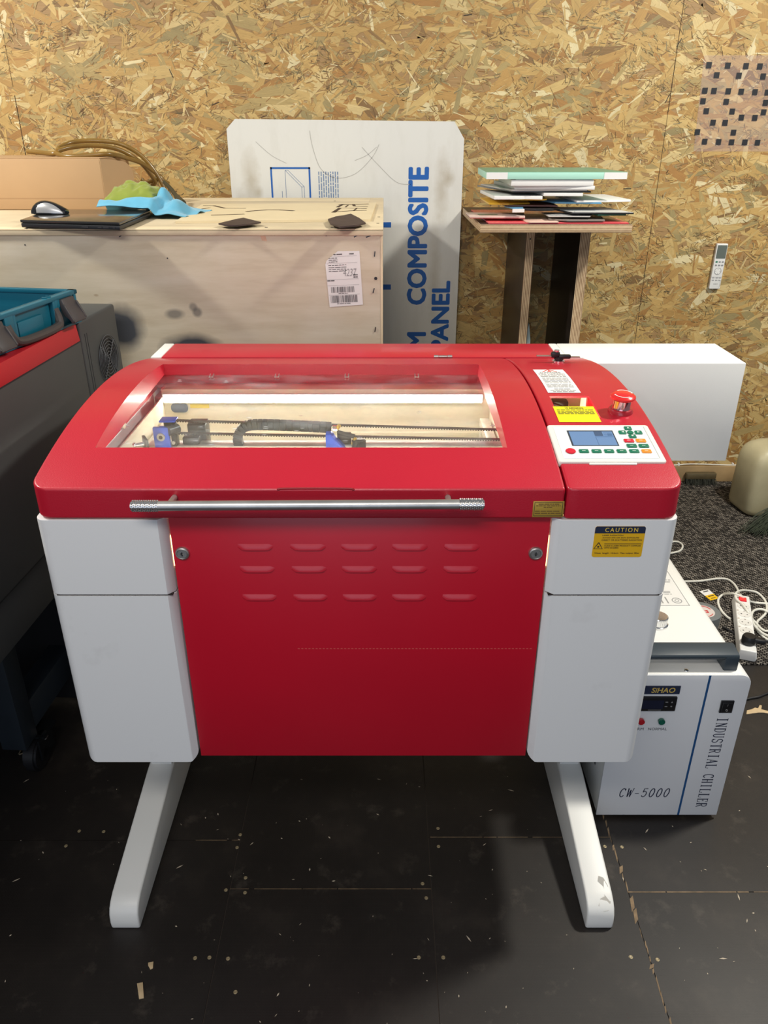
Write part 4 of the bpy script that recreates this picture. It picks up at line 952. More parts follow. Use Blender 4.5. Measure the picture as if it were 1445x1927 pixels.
# hose
HO = thing('rubber_hose', 'translucent amber rubber hose coiled over the cardboard box', 'hose', (-.9, 2.85, CRT))
HM = mat('amber_rubber', (.22, .125, .025), .3, coat=.3, var=.25, vscale=9)
def hp(l): return [atY(u, v, y) for u, v, y in l]
top = BZ+.0115
def hz_(u, v, z): return atZ(u, v, z)
m = MB(HM)
zz = BZ+.0125
S1 = [atY(52, 285, 3.0), atY(75, 287, 2.98), atY(104, 289, 2.95), atY(112, 278, 3.0), atY(140, 267, 3.05), atY(185, 265, 3.08), atY(230, 272, 3.08), atY(268, 295, 3.10), atY(295, 328, 3.11), atY(312, 362, 3.11), atY(312, 377, 3.10)]
S2 = [atY(104, 288, 2.95), atY(125, 294, 2.92), atY(160, 293, 2.92), atY(205, 290, 2.94), atY(240, 298, 3.02), atY(270, 309, 3.08), atY(300, 332, 3.12), atY(320, 356, 3.12), atY(318, 377, 3.10)]
S3 = [atY(108, 284, 2.94), atY(135, 277, 2.98), atY(180, 274, 3.02), atY(225, 282, 3.06), atY(262, 304, 3.10), atY(286, 332, 3.18), atY(292, 344, 3.20), atY(278, 354, 3.22), atY(262, 352, 3.24), atY(258, 368, 3.24)]
S4 = [atY(266, 337, 3.22), atY(275, 343, 3.22), atY(300, 338, 3.20), atY(318, 346, 3.20)]
for s in (S1, S2, S3, S4): m.tube(s, .0078, seg=12, n=8)
m.build('tubing', HO)
m = MB(mat('olive_fitting', (.045, .040, .020), .5)).tube([atY(309, 343, 3.04), atY(322, 356, 2.98), atY(334, 372, 2.90), atY(343, 383, 2.83)], .0072, seg=10).cyl(atY(333, 371, 2.90), atY(344, 383, 2.83), .010, .012, seg=14); m.build('fitting', HO)
# laptop
LP = thing('laptop', 'closed black laptop overhanging the front edge of the crate', 'laptop', (-.86, 2.39, CRT+.001), R(-7))
Lw, Ld = .335, .31
fl, fr, bl, br = Vector((-.992, 2.232)), Vector((-.700, 2.164)), Vector((-1.035, 2.56)), Vector((-.718, 2.53))
def quad(m, z0, z1, inset=0, bev=.003):
    c = (fl+fr+bl+br)/4; q = [p+(c-p).normalized()*inset for p in (fl, fr, br, bl)]; m.prism([(p.x, p.y) for p in q], 'z', z0, z1, bev, 2); return m
zb = CRT+.002
m = MB(mat('laptop_black', (.014, .015, .018), .4)); quad(m, zb+.001, zb+.0125, .001, .0025); m.m(INK)
d = (fr-fl).normalized(); nrm = Vector((d.y, -d.x))
for a, w in ((.62, .02), (.78, .012), (.83, .018), (.93, .006)):
    p = fl+(fr-fl)*a+nrm*.0001; m.prism([(p.x, p.y), (p.x+d.x*w, p.y+d.y*w), (p.x+d.x*w-nrm.x*.003, p.y+d.y*w-nrm.y*.003), (p.x-nrm.x*.003, p.y-nrm.y*.003)], 'z', zb+.005, zb+.009)
m.build('base', LP)
m = MB(mat('laptop_lid_gloss', (.028, .027, .026), .16, coat=.3)); quad(m, zb+.0135, zb+.021, 0, .0022); m.build('lid', LP)
m = MB(BLACK).cyl((br.x-.02, br.y-.004, zb+.012), (bl.x+.02, bl.y-.004, zb+.012), .006); m.build('hinge', LP)
# mouse
MO = thing('computer_mouse', 'black computer mouse with silver sides on the closed laptop', 'computer mouse', (-.972, 2.40, zb+.021), R(-80))
def mouse_shell(sc, z0, ht):
    vs, fs = [], []; n, k = 18, 14
    for i in range(n+1):
        t = i/n; x = -.050+.100*t; w = .029*(math.sin(PI*min(1, .12+t*.80))**.45)*(1-.18*t)*sc; h = ht*(math.sin(PI*(.10+.80*t**.85))**.7)*(1.12-.35*t)
        for j in range(k+1):
            a = PI*j/k; vs.append((x*sc, -w*math.cos(a), z0+h*math.sin(a)**.8))
    for i in range(n):
        for j in range(k): fs.append((i*(k+1)+j, i*(k+1)+j+1, (i+1)*(k+1)+j+1, (i+1)*(k+1)+j))
    fs.append(tuple(range(k+1))); fs.append(tuple(n*(k+1)+j for j in range(k+1))); fs.append(tuple(i*(k+1) for i in range(n+1))+tuple(i*(k+1)+k for i in range(n, -1, -1)))
    return vs, fs
MO.rotation_euler = (0, 0, R(-6))
m = MB(BLACKG); m.raw(*mouse_shell(1.0, .0015, .036)); m.m(BLACK).box(-.042, .044, -.022, .022, 0, .003, .001); m.build('shell', MO, local=True, smooth=60)
m = MB(SILV)
def side_grip(x0, x1, e):
    vs, fs = [], []; n, k = 12, 6
    for i in range(n+1):
        t = i/n; x = x0+(x1-x0)*t; tt = (x+.05)/.1; w = .029*(math.sin(PI*min(1, .12+tt*.80))**.45)*(1-.18*tt)+e; h = .036*(math.sin(PI*(.10+.80*tt**.85))**.7)*(1.12-.35*tt)+e
        a1 = 1.02*math.sin(PI*min(1, .05+t*.95))**.5
        for j in range(k+1):
            a = .06+(a1-.06)*j/k; vs.append((x, -w*math.cos(a), .0015+h*math.sin(a)**.8))
    for i in range(n):
        for j in range(k): fs.append((i*(k+1)+j, i*(k+1)+j+1, (i+1)*(k+1)+j+1, (i+1)*(k+1)+j))
    return vs, fs
m.raw(*side_grip(-.030, .046, .0006)); m.build('side_grip', MO, local=True, label='silver side grip', smooth=60)

# cloths
def cloth(name, col, outline, z0, hfun, label, cat, amp, fr, n=46, rough=.85):
    """crumpled cloth: grid warped into outline (4 corners), height hfun(s,t) plus folds"""
    mt = mat(name+'_'+label.split()[0], col, rough, bmp=(900, .0004), var=.06, vscale=30); mt.node_tree.nodes['Principled BSDF'].inputs['Sheen Weight'].default_value = .3
    vs, fs = [], []; A, B, C, D = [Vector(p) for p in outline]
    for i in range(n+1):
        for j in range(n+1):
            s, t = i/n, j/n; p = (A*(1-s)+B*s)*(1-t)+(D*(1-s)+C*s)*t
            q = Vector((s*fr, t*fr*.8, 3.1)); e = noise.noise(q)+.5*noise.noise(q*2.1); ridge = abs(noise.noise(q*1.3+Vector((5, 2, 0))))
            edge = min(1, 6*min(s, t, 1-s, 1-t))
            h = hfun(s, t)+amp*(.6*e+1.0*(.5-ridge))*(.25+.75*edge)
            w = Vector((noise.noise(q*.7+Vector((9, 0, 0))), noise.noise(q*.7+Vector((0, 9, 0)))))*amp*.8
            vs.append((p.x+w.x, p.y+w.y, z0+max(.001, h)))
    for i in range(n):
        for j in range(n): a = i*(n+1)+j; fs.append((a, a+n+1, a+n+2, a+1))
    m = MB(mt).raw(vs, fs); o = m.build(name, loc=(A.x, A.y, z0), smooth=80)
    sd = o.modifiers.new('s', 'SOLIDIFY'); sd.thickness = .0018; sd.offset = 1; apply_mods(o); resharp(o, 80); tag(o, label, cat); return o
zt_l = CRT+.001
def bl_h(s, t):
    roll = .020*math.exp(-((t-.16)/.14)**2)*(1 if s < .62 else math.exp(-((s-.62)/.1)**2))
    peak = .062*math.exp(-((s-.60)/.085)**2-((t-.62)/.28)**2)
    lobe = .040*math.exp(-((s-.80)/.11)**2-((t-.45)/.35)**2)
    back = .018*math.exp(-((s-.30)/.30)**2-((t-.55)/.35)**2)
    f = .0045*math.sin(16*s+7*t)*math.sin(PI*t)+.003*math.sin(9*s-14*t)
    sm = lambda x: max(0, min(1, x))**2*(3-2*max(0, min(1, x)))
    lift = .0225*sm((.66-s)/.08)*sm((.55-t)/.25)
    return roll+peak+lobe+back+f+.003+lift
cloth('cleaning_cloth', (.11, .41, .60), [(-.872, 2.50), (-.60, 2.48), (-.565, 2.70), (-.87, 2.71)], CRT+.0015, bl_h, 'light blue cleaning cloth draped over the back of the laptop', 'cloth', .005, 5)
cloth('cleaning_cloth', (.24, .29, .03), [(-.890, 2.60), (-.715, 2.61), (-.71, 2.74), (-.89, 2.74)], CRT+.030, lambda s, t: .056*(math.sin(PI*s)*math.sin(PI*t))**.5+.010*s+.004*math.sin(23*s+9*t)*math.sin(PI*t), 'olive green cleaning cloth crumpled on top of the blue one', 'cloth', .009, 6)

# ---------------------------------------------------------------- composite panel
PY = 3.46
m = MB(PANEL).prism([(-.634, .006), (.3225, .006), (.3245, 1.530), (.283, 1.593), (-.597, 1.602), (-.634, 1.566)], 'y', PY, PY+.004)
M = FRONT.copy(); M.translation = (0, PY-.0006, 0); PB = mat('print_blue', (.006, .105, .42), .4); m.m(PB)
MV = M @ Matrix.Rotation(PI/2, 4, 'Z')                      # text reads upwards: text x -> z, text y -> -x
m.text('COMPOSITE', .873, 1.423, -.182, -.104, MV, bold=.058).text('ALUMINIUM', .16, .745, -.186, -.107, MV, bold=.058)
m.text('PANEL', .665, .969, -.286, -.2135, MV, bold=.058)
m.box(-.03, .030, PY-.0007, PY-.0003, 1.192, 1.213).box(-.03, .030, PY-.0007, PY-.0003, .935, .957).box(-.03, .030, PY-.0007, PY-.0003, .66, .68)
for a in ((-.468, -.3035, 1.4185, 1.4255), (-.468, -.461, 1.20, 1.4255), (-.3105, -.3035, 1.20, 1.4255), (-.468, -.3035, 1.20, 1.207)): m.box(a[0], a[1], PY-.0007, PY-.0003, a[2], a[3])
m.m(mat('thin_print_blue', (.16, .24, .40), .5))
for l in ([(-.407, 1.20), (-.407, 1.414), (-.341, 1.350), (-.341, 1.20)], [(-.407, 1.414), (-.395, 1.414), (-.331, 1.352), (-.331, 1.20)], [(-.423, 1.20), (-.423, 1.335)], [(-.341, 1.350), (-.331, 1.352)]):
    for a, b in zip(l, l[1:]): m.strip([a, b], .0016, M=M)
for k in range(9): m.rows(1.20, 1.409, (.2665-.0097*k,), .0042, MV, seed=20+k, minw=.014)
m.m(mat('panel_scratch', (.45, .44, .42), .6))
for l in ([(-.30, 1.56), (-.29, 1.50), (-.26, 1.42), (-.20, 1.385), (-.12, 1.40), (-.05, 1.46), (-.02, 1.51)], [(-.09, 1.50), (-.03, 1.44), (.05, 1.37), (.11, 1.36)], [(-.52, 1.52), (-.46, 1.47), (-.40, 1.44)], [(-.12, 1.45), (-.07, 1.47), (-.03, 1.50)]):
    q = catmull([(a, b, 0) for a, b in l], 6); m.strip([(p.x, p.y) for p in q], .0022, M=M)
o = m.build('composite_panel', loc=(-.15, PY, .006)); tag(o, 'tall white composite panel with blue lettering leaning on the back wall behind the crate', 'panel')

# ---------------------------------------------------------------- plywood stand and the sheets on it
ST = thing('plywood_stand', 'plywood stand with two dark upright boards against the back wall, loaded with sheets', 'stand', (.59, 3.2, 0))
m = MB(PLYZ).box(.331, .852, 2.80, 3.492, 1.2435, 1.2695, .001).m(FILM).box(.332, .851, 2.801, 3.491, 1.2695, 1.2700).box(.332, .851, 2.801, 3.491, 1.2430, 1.2435); m.build('top', ST)
for x0, x1 in ((.532, .566), (.735, .774)):
    m = MB(PLYX).box(x0+.0008, x1-.0008, 3.04, 3.492, .0065, 1.243).m(FILM).box(x0, x0+.0008, 3.041, 3.492, .0065, 1.2425).box(x1-.0008, x1, 3.041, 3.492, .0065, 1.2425)
    if x0 < .6: m.m(INK).cyl((.548, 3.0395, 1.195), (.548, 3.041, 1.195), .003, seg=10)
    m.build('upright', ST)
Z = [1.2703]
def sheet(name, pts, th, mt, label, cat='sheet', grp='sheets and offcuts on the plywood stand', bev=.0005, extra=None, gap=.0003):
    z = Z[0]; m = MB(mt); m.prism(pts, 'z', z, z+th, bev)
    if extra: extra(m, z, z+th)
    c = (sum(p[0] for p in pts)/len(pts), sum(p[1] for p in pts)/len(pts)); o = m.build(name, loc=(c[0], c[1], z)); tag(o, label, cat, grp); Z[0] = z+th+gap; return o
def q4(x0, x1, y0, y1, r=0):
    cx, cy = (x0+x1)/2, (y0+y1)/2; return [(cx+(x-cx)*math.cos(R(r))-(y-cy)*math.sin(R(r)), cy+(x-cx)*math.sin(R(r))+(y-cy)*math.cos(R(r))) for x, y in ((x0, y0), (x1, y0), (x1, y1), (x0, y1))]
REDA = mat('red_acrylic', (.74, .10, .11), .25, coat=.2); PEACH = mat('peach_board', (.76, .52, .42), .5); GR = mat('pale_grey_board', (.50, .48, .46), .45); FOAM = mat('white_foam_board', (.80, .80, .79), .6)
MINT = mat('mint_foam', (.42, .74, .62), .5); MINTG = mat('mint_green_film', (.13, .33, .22), .35); DKG = mat('smoked_acrylic', (.035, .045, .045), .15, coat=.3); BRN = mat('brown_board', (.13, .055, .05), .55); YELB = mat('yellow_acrylic', (.72, .42, .02), .3)
BLUF = mat('blue_film', (.10, .30, .50), .35); PINKW = mat('pink_white_board', (.66, .50, .44), .5); BLKB = mat('black_board', (.015, .015, .016), .35); WHB = mat('white_top_board', (.66, .65, .62), .4); GRN = mat('green_acrylic', (.03, .16, .10), .3)
# an odd under-layer carries the pieces that overhang the edges
sheet('acrylic_sheet', [(.36, 2.815), (.842, 2.812), (.835, 3.30), (.35, 3.32)], .004, REDA, 'large bright red acrylic sheet, lowest on the plywood stand', 'acrylic sheet')
sheet('board_offcut', [(.49, 2.822), (.50, 2.805), (.60, 2.81), (.61, 3.10), (.48, 3.12)], .003, PEACH, 'peach coloured board in the front middle of the plywood stand', 'board offcut')
def slots(m, z0, z1):
    m.m(BLKB)
    for k in range(5): m.box(.640+.0*k, .720, 2.845+.02*k, 2.852+.02*k, z1, z1+.0004)
sheet('cut_sheet', [(.575, 2.86), (.63, 2.815), (.76, 2.818), (.79, 3.0), (.60, 3.05)], .005, mat('grey_brown_sheet', (.23, .20, .18), .35), 'grey brown slotted sheet right of the peach board', 'cut sheet', extra=slots)
def redb(m, z0, z1): m.m(REDA).prism([(.300, 2.872), (.492, 2.862), (.51, 3.0), (.30, 3.02)], 'z', z0-.0001, z0+.0022).m(DKG).box(.335, .42, 2.885, 2.895, z1, z1+.0003).m(GRN).box(.335, .405, 2.92, 2.95, z1, z1+.0003)
sheet('board_offcut', [(.300, 2.872), (.492, 2.862), (.51, 3.0), (.30, 3.02)], .007, PINKW, 'pinkish board with a red underside at the left front corner of the plywood stand', 'board offcut', extra=redb)
def grid(m, z0, z1):
    m.m(GREYINK)
    for k in range(9): m.box(.575+.001*k, .70+.004*k, 2.845+.014*k, 2.8475+.014*k, z1, z1+.0003)
    for k in range(10): m.box(.585+.014*k, .587+.014*k, 2.845, 2.965, z1, z1+.0003)
sheet('printed_sheet', [(.57, 2.84), (.71, 2.83), (.76, 2.97), (.57, 2.98)], .003, GR, 'grey sheet with a printed grid at the front of the plywood stand', 'printed sheet', extra=grid)
sheet('acrylic_sheet', [(.74, 2.84), (.84, 2.85), (.85, 3.1), (.70, 3.1)], .006, GRN, 'small dark green acrylic sheet at the right end of the plywood stand', 'acrylic sheet')
def blk(m, z0, z1): m.m(WHB).prism([(.651, 2.842), (.858, 2.832), (.815, 3.048), (.601, 3.058)], 'z', z1, z1+.0008).m(BLKB); [m.cyl((x, y, z1+.0006), (x, y, z1+.0012), .003, seg=10) for x, y in ((.66, 2.85), (.845, 2.843), (.81, 3.04))]
sheet('board_offcut', [(.65, 2.84), (.86, 2.83), (.816, 3.05), (.60, 3.06)], .005, BLKB, 'white topped black board at the right front of the stack on the stand', 'board offcut', extra=blk, gap=.0012)
sheet('board_offcut', [(.475, 2.90), (.53, 2.875), (.59, 2.885), (.625, 2.93), (.63, 3.1), (.47, 3.1)], .008, BLKB, 'black curved board in the middle of the stack on the stand', 'board offcut')
def fold(m, z0, z1): m.m(PAPER).prism([(.443, 2.842), (.486, 2.850), (.484, 2.856), (.446, 2.85)], 'z', z0-.010, z1-.002)
sheet('film_piece', [(.428, 2.94), (.447, 2.855), (.483, 2.862), (.494, 2.93)], .003, BLUF, 'folded blue and white film hanging over the front of the stack', 'film', extra=fold)
sheet('board_offcut', [(.435, 2.92), (.61, 2.90), (.62, 3.15), (.40, 3.15)], .005, BRN, 'dark brown board under the yellow sheet in the stack on the stand', 'board offcut')
sheet('acrylic_sheet', [(.372, 2.93), (.44, 2.915), (.52, 2.95), (.54, 3.2), (.37, 3.2)], .005, YELB, 'yellow acrylic sheet poking out at the left of the stack on the stand', 'acrylic sheet')
sheet('acrylic_sheet', [(.60, 2.90), (.76, 2.89), (.78, 3.2), (.52, 3.2)], .005, BLUF, 'blue tinted acrylic sheet in the middle of the stack on the stand', 'acrylic sheet')
sheet('foam_board', [(.67, 2.88), (.868, 2.915), (.875, 2.935), (.85, 3.2), (.66, 3.2)], .006, FOAM, 'long thin white foam board sticking out at the right of the stack', 'foam board')
sheet('acrylic_sheet', [(.455, 2.90), (.555, 2.885), (.57, 2.90), (.60, 3.2), (.42, 3.2)], .004, YELB, 'yellow acrylic sheet under the white boards in the stack', 'acrylic sheet')
sheet('foam_board', [(.382, 2.87), (.47, 2.873), (.49, 2.88), (.548, 2.868), (.56, 3.2), (.37, 3.2)], .011, FOAM, 'short white foam board at the left of the stack on the stand', 'foam board')
sheet('foam_board', [(.552, 2.87), (.585, 2.867), (.685, 2.86), (.70, 3.2), (.53, 3.2)], .010, FOAM, 'white foam board in the centre of the stack on the stand', 'foam board')
sheet('acrylic_sheet', [(.45, 2.89), (.715, 2.875), (.72, 3.2), (.36, 3.22)], .005, DKG, 'dark smoked acrylic sheet in the upper half of the stack', 'acrylic sheet')
sheet('board_offcut', [(.44, 2.87), (.70, 2.87), (.70, 3.2), (.37, 3.2)], .005, GR, 'pale grey board under the white foam boards of the stack', 'board offcut')
sheet('foam_board', [(.45, 2.875), (.722, 2.855), (.728, 3.2), (.42, 3.2)], .012, FOAM, 'thin white foam board third from the top of the stack', 'foam board')
def mintline(m, z0, z1): m.m(MINT).box(.45, .712, 2.856, 3.15, z1-.0001, z1+.0022)
sheet('foam_board', q4(.435, .716, 2.855, 3.18), .019, FOAM, 'thick white foam board directly under the mint green one', 'foam board', extra=mintline, gap=.0024)
def mint(m, z0, z1): m.m(FOAM).box(.3480, .42, 2.8487, 2.8502, z0, z1).box(.748, .8260, 2.8487, 2.8502, z0, z1).m(MINTG).prism([(.348, 2.851), (.826, 2.851), (.80, 3.24), (.362, 3.24)], 'z', z1, z1+.0012)
sheet('foam_board', [(.348, 2.85), (.826, 2.85), (.80, 3.24), (.362, 3.24)], .021, MINT, 'big mint green foam board on top of the stack', 'foam board', extra=mint)
# small things near the stand
m = MB(mat('pale_blue_sheet', (.50, .62, .62), .4)).prism([(.575, .006), (.590, .006), (.592, .80), (.582, .865), (.576, .84)], 'y', 3.10, 3.45, .001); o = m.build('foam_sheet', loc=(.583, 3.27, .006)); tag(o, 'pale blue sheet standing on edge beside the left upright of the stand', 'foam sheet')

# ---------------------------------------------------------------- on the wall
RM = thing('remote_control', 'white air conditioner remote control hung on the back wall', 'remote control', (1.458, WY-.003, 1.03))
Mr = Matrix.Translation((1.4575, WY-.0025, 1.029)) @ Matrix.Rotation(R(.5), 4, 'Y') @ FRONT
m = MB(PLASTW).prism(rrect(-.024, .024, -.095, .095, .004), 'z', 0, .018, .003, 3, M=Mr).m(SILV).strip([(-.0235, -.042), (-.0235, -.0435), (.0235, -.0435), (.0235, -.042)], .0008, M=Mr @ Matrix.Translation((0, 0, .0184))).m(GREYINK).rows(-.008, .010, (-.075,), .003, Mr @ Matrix.Translation((0, 0, .0184)), seed=3, minw=.005); m.strip([(.019, -.088), (.0195, -.055)], .001, M=Mr @ Matrix.Translation((0, 0, .0184))); m.build('body', RM)
m = MB(mat('grey_lcd', (.13, .155, .14), .25)).prism(rrect(-.020, .021, .034, .089, .002), 'z', .0175, .0188, M=Mr); m.build('display', RM)
for x, y, g in [(-.013, .020, 1), (.001, .020, 0), (.014, .020, 0), (-.013, .006, 0), (.001, .006, 0), (.014, .006, 0)]: MB(GREENB if g else SILV).prism(rrect(x-.0045, x+.0045, y-.0028, y+.0028, .002), 'z', .0178, .0192, M=Mr).build('button', RM)
m = MB(SILV).lathe([(.0150, .0178), (.0150, .0188), (.0135, .0188), (.0135, .0180), (.0001, .0180)], M=Mr @ Matrix.Translation((0, -.019, 0))).m(PLASTW).lathe([(.0130, .0178), (.0130, .0184), (.0001, .0184)], M=Mr @ Matrix.Translation((0, -.019, 0))).m(GREYINK)
for a in range(4): m.raw([(.009*math.cos(a*PI/2)-.002, -.019+.009*math.sin(a*PI/2)-.001, .0186), (.009*math.cos(a*PI/2)+.002, -.019+.009*math.sin(a*PI/2)-.001, .0186), (.009*math.cos(a*PI/2), -.019+.009*math.sin(a*PI/2)+.002, .0186)], [(0, 1, 2)], M=Mr)
m.build('control_ring', RM)
for x in (-.014, .001, .015):
    for y in (-.047, -.057): MB(mat('grey_key', (.35, .35, .36), .5)).box(x-.0048, x+.0048, y-.002, y+.002, .0178, .0190, .0005, M=Mr).build('button', RM)
DC = thing('wall_decal', 'clear wall decal printed with scattered black squares at the upper right of the back wall', 'wall decal', (1.42, WY-.003, 1.65))
def film():
    m, nt, b = nodes('clear_film'); nt.nodes.remove(b); tr = N(nt, 'ShaderNodeBsdfTransparent'); tr.inputs[0].default_value = (.97, .95, .96, 1)
    df = N(nt, 'ShaderNodeBsdfDiffuse'); df.inputs[0].default_value = (.72, .62, .66, 1); mx = N(nt, 'ShaderNodeMixShader'); mx.inputs[0].default_value = .16
    nt.links.new(tr.outputs[0], mx.inputs[1]); nt.links.new(df.outputs[0], mx.inputs[2]); nt.links.new(mx.outputs[0], nt.nodes['Material Output'].inputs[0]); return m
m = MB(film()); p = [atY(u, v, WY-.0032) for u, v in ((1305, 285), (1470, 285), (1475, 104), (1325, 104))]; m.raw([tuple(q) for q in p], [(0, 1, 2, 3)]); m.build('film', DC)
SQ = mat('black_print', (.022, .024, .028), .4)
for cx, cy in [(338, 225), (692, 233), (1032, 243), (1293, 250), (483, 413), (900, 423), (1352, 437), (262, 705), (432, 708), (700, 715), (943, 722), (1200, 730), (1435, 738), (227, 900), (662, 912), (1400, 930), (288, 1087), (773, 1095), (1362, 1108), (947, 1208), (1198, 1213), (415, 1303), (640, 1307), (122, 1480), (797, 1490), (257, 1660), (518, 1666), (762, 1670), (1010, 1672), (1248, 1678)]:
    p = atY(1300+cx/9.966, 100+cy/9.966, WY-.0036); h = .0106; MB(SQ).box(p.x-h, p.x+h, p.y-.0003, p.y, p.z-h, p.z+h).build('square', DC)
# thin cable clipped along the wall
cb = [(1.10, WY-.012, .100), (1.25, WY-.012, .096), (1.40, WY-.013, .090), (1.50, WY-.012, .096), (1.62, WY-.012, .093), (1.72, WY-.012, .090), (1.95, WY-.012, .092), (2.3, WY-.012, .092)]
WCB = thing('wall_cable', 'thin white cable clipped to the back wall above the baseboard', 'cable', (1.6, WY-.01, .09)); MB(CABLE).tube(cb, .0032, seg=8).build('wire', WCB)
for x in (1.445, 1.71): MB(PLASTW).box(x-.004, x+.004, WY-.017, WY-.001, .084, .100, .002).build('clip', WCB)

# ---------------------------------------------------------------- right side floor things
JC = thing('jerrycan', 'cream translucent jerrycan on the carpet at the right edge', 'jerrycan', (1.755, 3.19, .0065), R(8))
JM = mat('cream_hdpe', (.44, .395, .25), .45, var=.12, vscale=7)
vs, fs = [], []; SG = 48
lev = [(0, .80, 0), (0, .90, .003), (0, .97, .012), (0, 1, .03), (0, 1.0, .10), (0, .985, .18), (0, .975, .235), (0, .95, .262), (0, .88, .288), (0, .76, .306), (0, .58, .318), (0, .35, .325)]
for _, k, z in lev:
    for i in range(SG):
        a = 2*PI*i/SG; ca, sa = math.cos(a), math.sin(a); e = .38
        vs.append((.150*k*math.copysign(abs(ca)**e, ca), .098*min(1, k*1.03)*math.copysign(abs(sa)**e, sa), z))
for i in range(len(lev)-1):
    for j in range(SG): fs.append((i*SG+j, i*SG+(j+1) % SG, (i+1)*SG+(j+1) % SG, (i+1)*SG+j))
fs += [tuple(range(SG))[::-1], tuple((len(lev)-1)*SG+j for j in range(SG))]
MB(JM).raw(vs, fs).build('can', JC, local=True, smooth=70)
m = MB(JM).tube([(-.045, 0, .315), (-.040, 0, .345), (-.015, 0, .354), (.03, 0, .354), (.045, 0, .345), (.05, 0, .318)], .012, seg=12); m.build('handle', JC, local=True)
m = MB(JM).cyl((.108, 0, .31), (.108, 0, .335), .022).m(mat('red_cap', (.5, .02, .02), .4)).cyl((.108, 0, .335), (.108, 0, .358), .026, bev=.003); m.build('cap', JC, local=True)
m = MB(INK).tube([(-.09, -.079, .278), (-.078, -.083, .268), (-.070, -.085, .262)], .0012, seg=5); m.build('mark', JC, local=True)
BRM = thing('broom', 'dark green bristled broom head lying in front of the jerrycan', 'broom', (1.78, 2.99, .0065))
m = MB(mat('broom_wood', (.10, .07, .05), .5)).box(1.70, 1.96, 2.995, 3.06, .075, .11, .006, M=None).cyl((1.95, 3.03, .095), (2.6, 3.03, .35), .012); m.build('bristle_block', BRM)
m = MB(mat('green_bristle', (.032, .042, .022), .7, var=.4, vscale=60))
rb = random.Random(5)
for i in range(420):
    a = Vector((rb.uniform(1.70, 1.95), rb.uniform(2.99, 3.03), rb.uniform(.075, .105))); e = Vector((a.x-rb.uniform(.10, .19), a.y-rb.uniform(.05, .12), rb.uniform(.0085, .03))); mid = (a+e)/2+Vector((rb.uniform(-.012, .012), rb.uniform(-.012, .012), rb.uniform(-.004, .012)))
    m.tube([a, mid, e], lambda t: .0022*(1-.5*t), seg=4, n=2)
m.build('bristles', BRM)
# small dark brush lying by the baseboard
BRU = thing('hand_brush', 'small dark hand brush lying along the baseboard on the carpet', 'brush', (1.6, 3.45, .0065))
MB(mat('brush_back', (.10, .075, .035), .6, var=.3, vscale=20)).prism(rrect(1.475, 1.625, 3.445, 3.476, .012), 'z', .030, .062, .006).build('brush_back', BRU)
m = MB(mat('dark_bristle', (.03, .032, .022), .8))
for i in range(220):
    x = rb.uniform(1.478, 1.622); y = rb.uniform(3.444, 3.47); m.tube([(x, y, .034), (x+rb.uniform(-.008, .008), y-rb.uniform(.0, .02), .0078)], .0016, seg=4, smooth=False)
m.build('bristles', BRU)

# power strip
PS = thing('power_strip', 'white power strip with red lit switch lying on the carpet right of the chiller', 'power strip', (1.240, 2.205, .0065), R(-19.4))
Ls, Ws = .355, .060
def P_(x, y, z): return (x, y, z)
m = MB(PLASTW).prism([(-Ws/2+.004, 0), (Ws/2-.004, 0), (Ws/2, .010), (Ws/2-.005, .040), (-Ws/2+.005, .040), (-Ws/2, .010)], 'y', -Ls/2, Ls/2, .004, 3); m.build('body', PS, local=True)
m = MB(REDB).box(-.013, .013, Ls/2-.046, Ls/2-.018, .039, .0435, .002).m(mat('switch_glow', (.9, .02, .02), .3, emit=((1, .04, .03), .7))).box(-.010, .010, Ls/2-.042, Ls/2-.022, .0434, .0440); m.build('rocker_switch', PS, local=True, label='red lit switch')
SOCK = mat('socket_white', (.70, .69, .66), .4)
ys = [Ls/2-.078-.053*k for k in range(4)]
for y in ys:
    m = MB(SOCK).lathe([(.0205, .0400), (.0205, .0413), (.0190, .0413), (.0180, .0404), (.0001, .0404)], M=Matrix.Translation((0, y, 0)), seg=28).m(INK).cyl((-.0095, y, .0404), (-.0095, y, .0407), .0024, seg=10).cyl((.0095, y, .0404), (.0095, y, .0407), .0024, seg=10).m(STEEL).box(-.002, .002, y+.0165, y+.019, .0405, .0418).box(-.002, .002, y-.019, y-.0165, .0405, .0418).m(mat('child_shutter', (.55, .48, .42), .5)).cyl((-.020, y+.020, .0398), (-.020, y+.020, .0410), .0035, seg=10); m.build('socket', PS, local=True)
MPS = Matrix.Translation(PS.location) @ Matrix.Rotation(PS.rotation_euler.z, 4, 'Z')
yp = -Ls/2+.045
PL = thing('power_plug', 'black plug in the near end of the white power strip with its lead running right', 'power plug', tuple(MPS @ Vector((0, yp, .0405))))
m = MB(BLACK).lathe([(.0205, .0403), (.0215, .046), (.0215, .062), (.018, .070), (.0001, .071)], M=MPS @ Matrix.Translation((0, yp, 0))); 
m.box(-.004, .050, yp-.012, yp+.012, .048, .066, .006, M=MPS); m.build('plug_body', PL)
p0 = MPS @ Vector((.045, yp, .057)); MB(BLACK).tube([p0, p0+Vector((.03, 0, -.005)), p0+Vector((.07, -.015, -.035)), p0+Vector((.13, -.04, -.0455)), p0+Vector((.30, -.10, -.0455)), p0+Vector((.6, -.15, -.0455))], .0042, seg=8).build('lead', PL)
zc = .0105
def fl(l, z=zc): return [atZ(a[0], a[1], a[2] if len(a) > 2 else z) for a in l]
CA = MB(CABLE).tube(fl([(1225, 1085), (1268, 1094), (1292, 1094), (1320, 1093), (1348, 1089), (1368, 1090), (1380, 1098), (1387, 1108), (1391, 1117, .016), (1396, 1122, .024)]), .0042, seg=8)
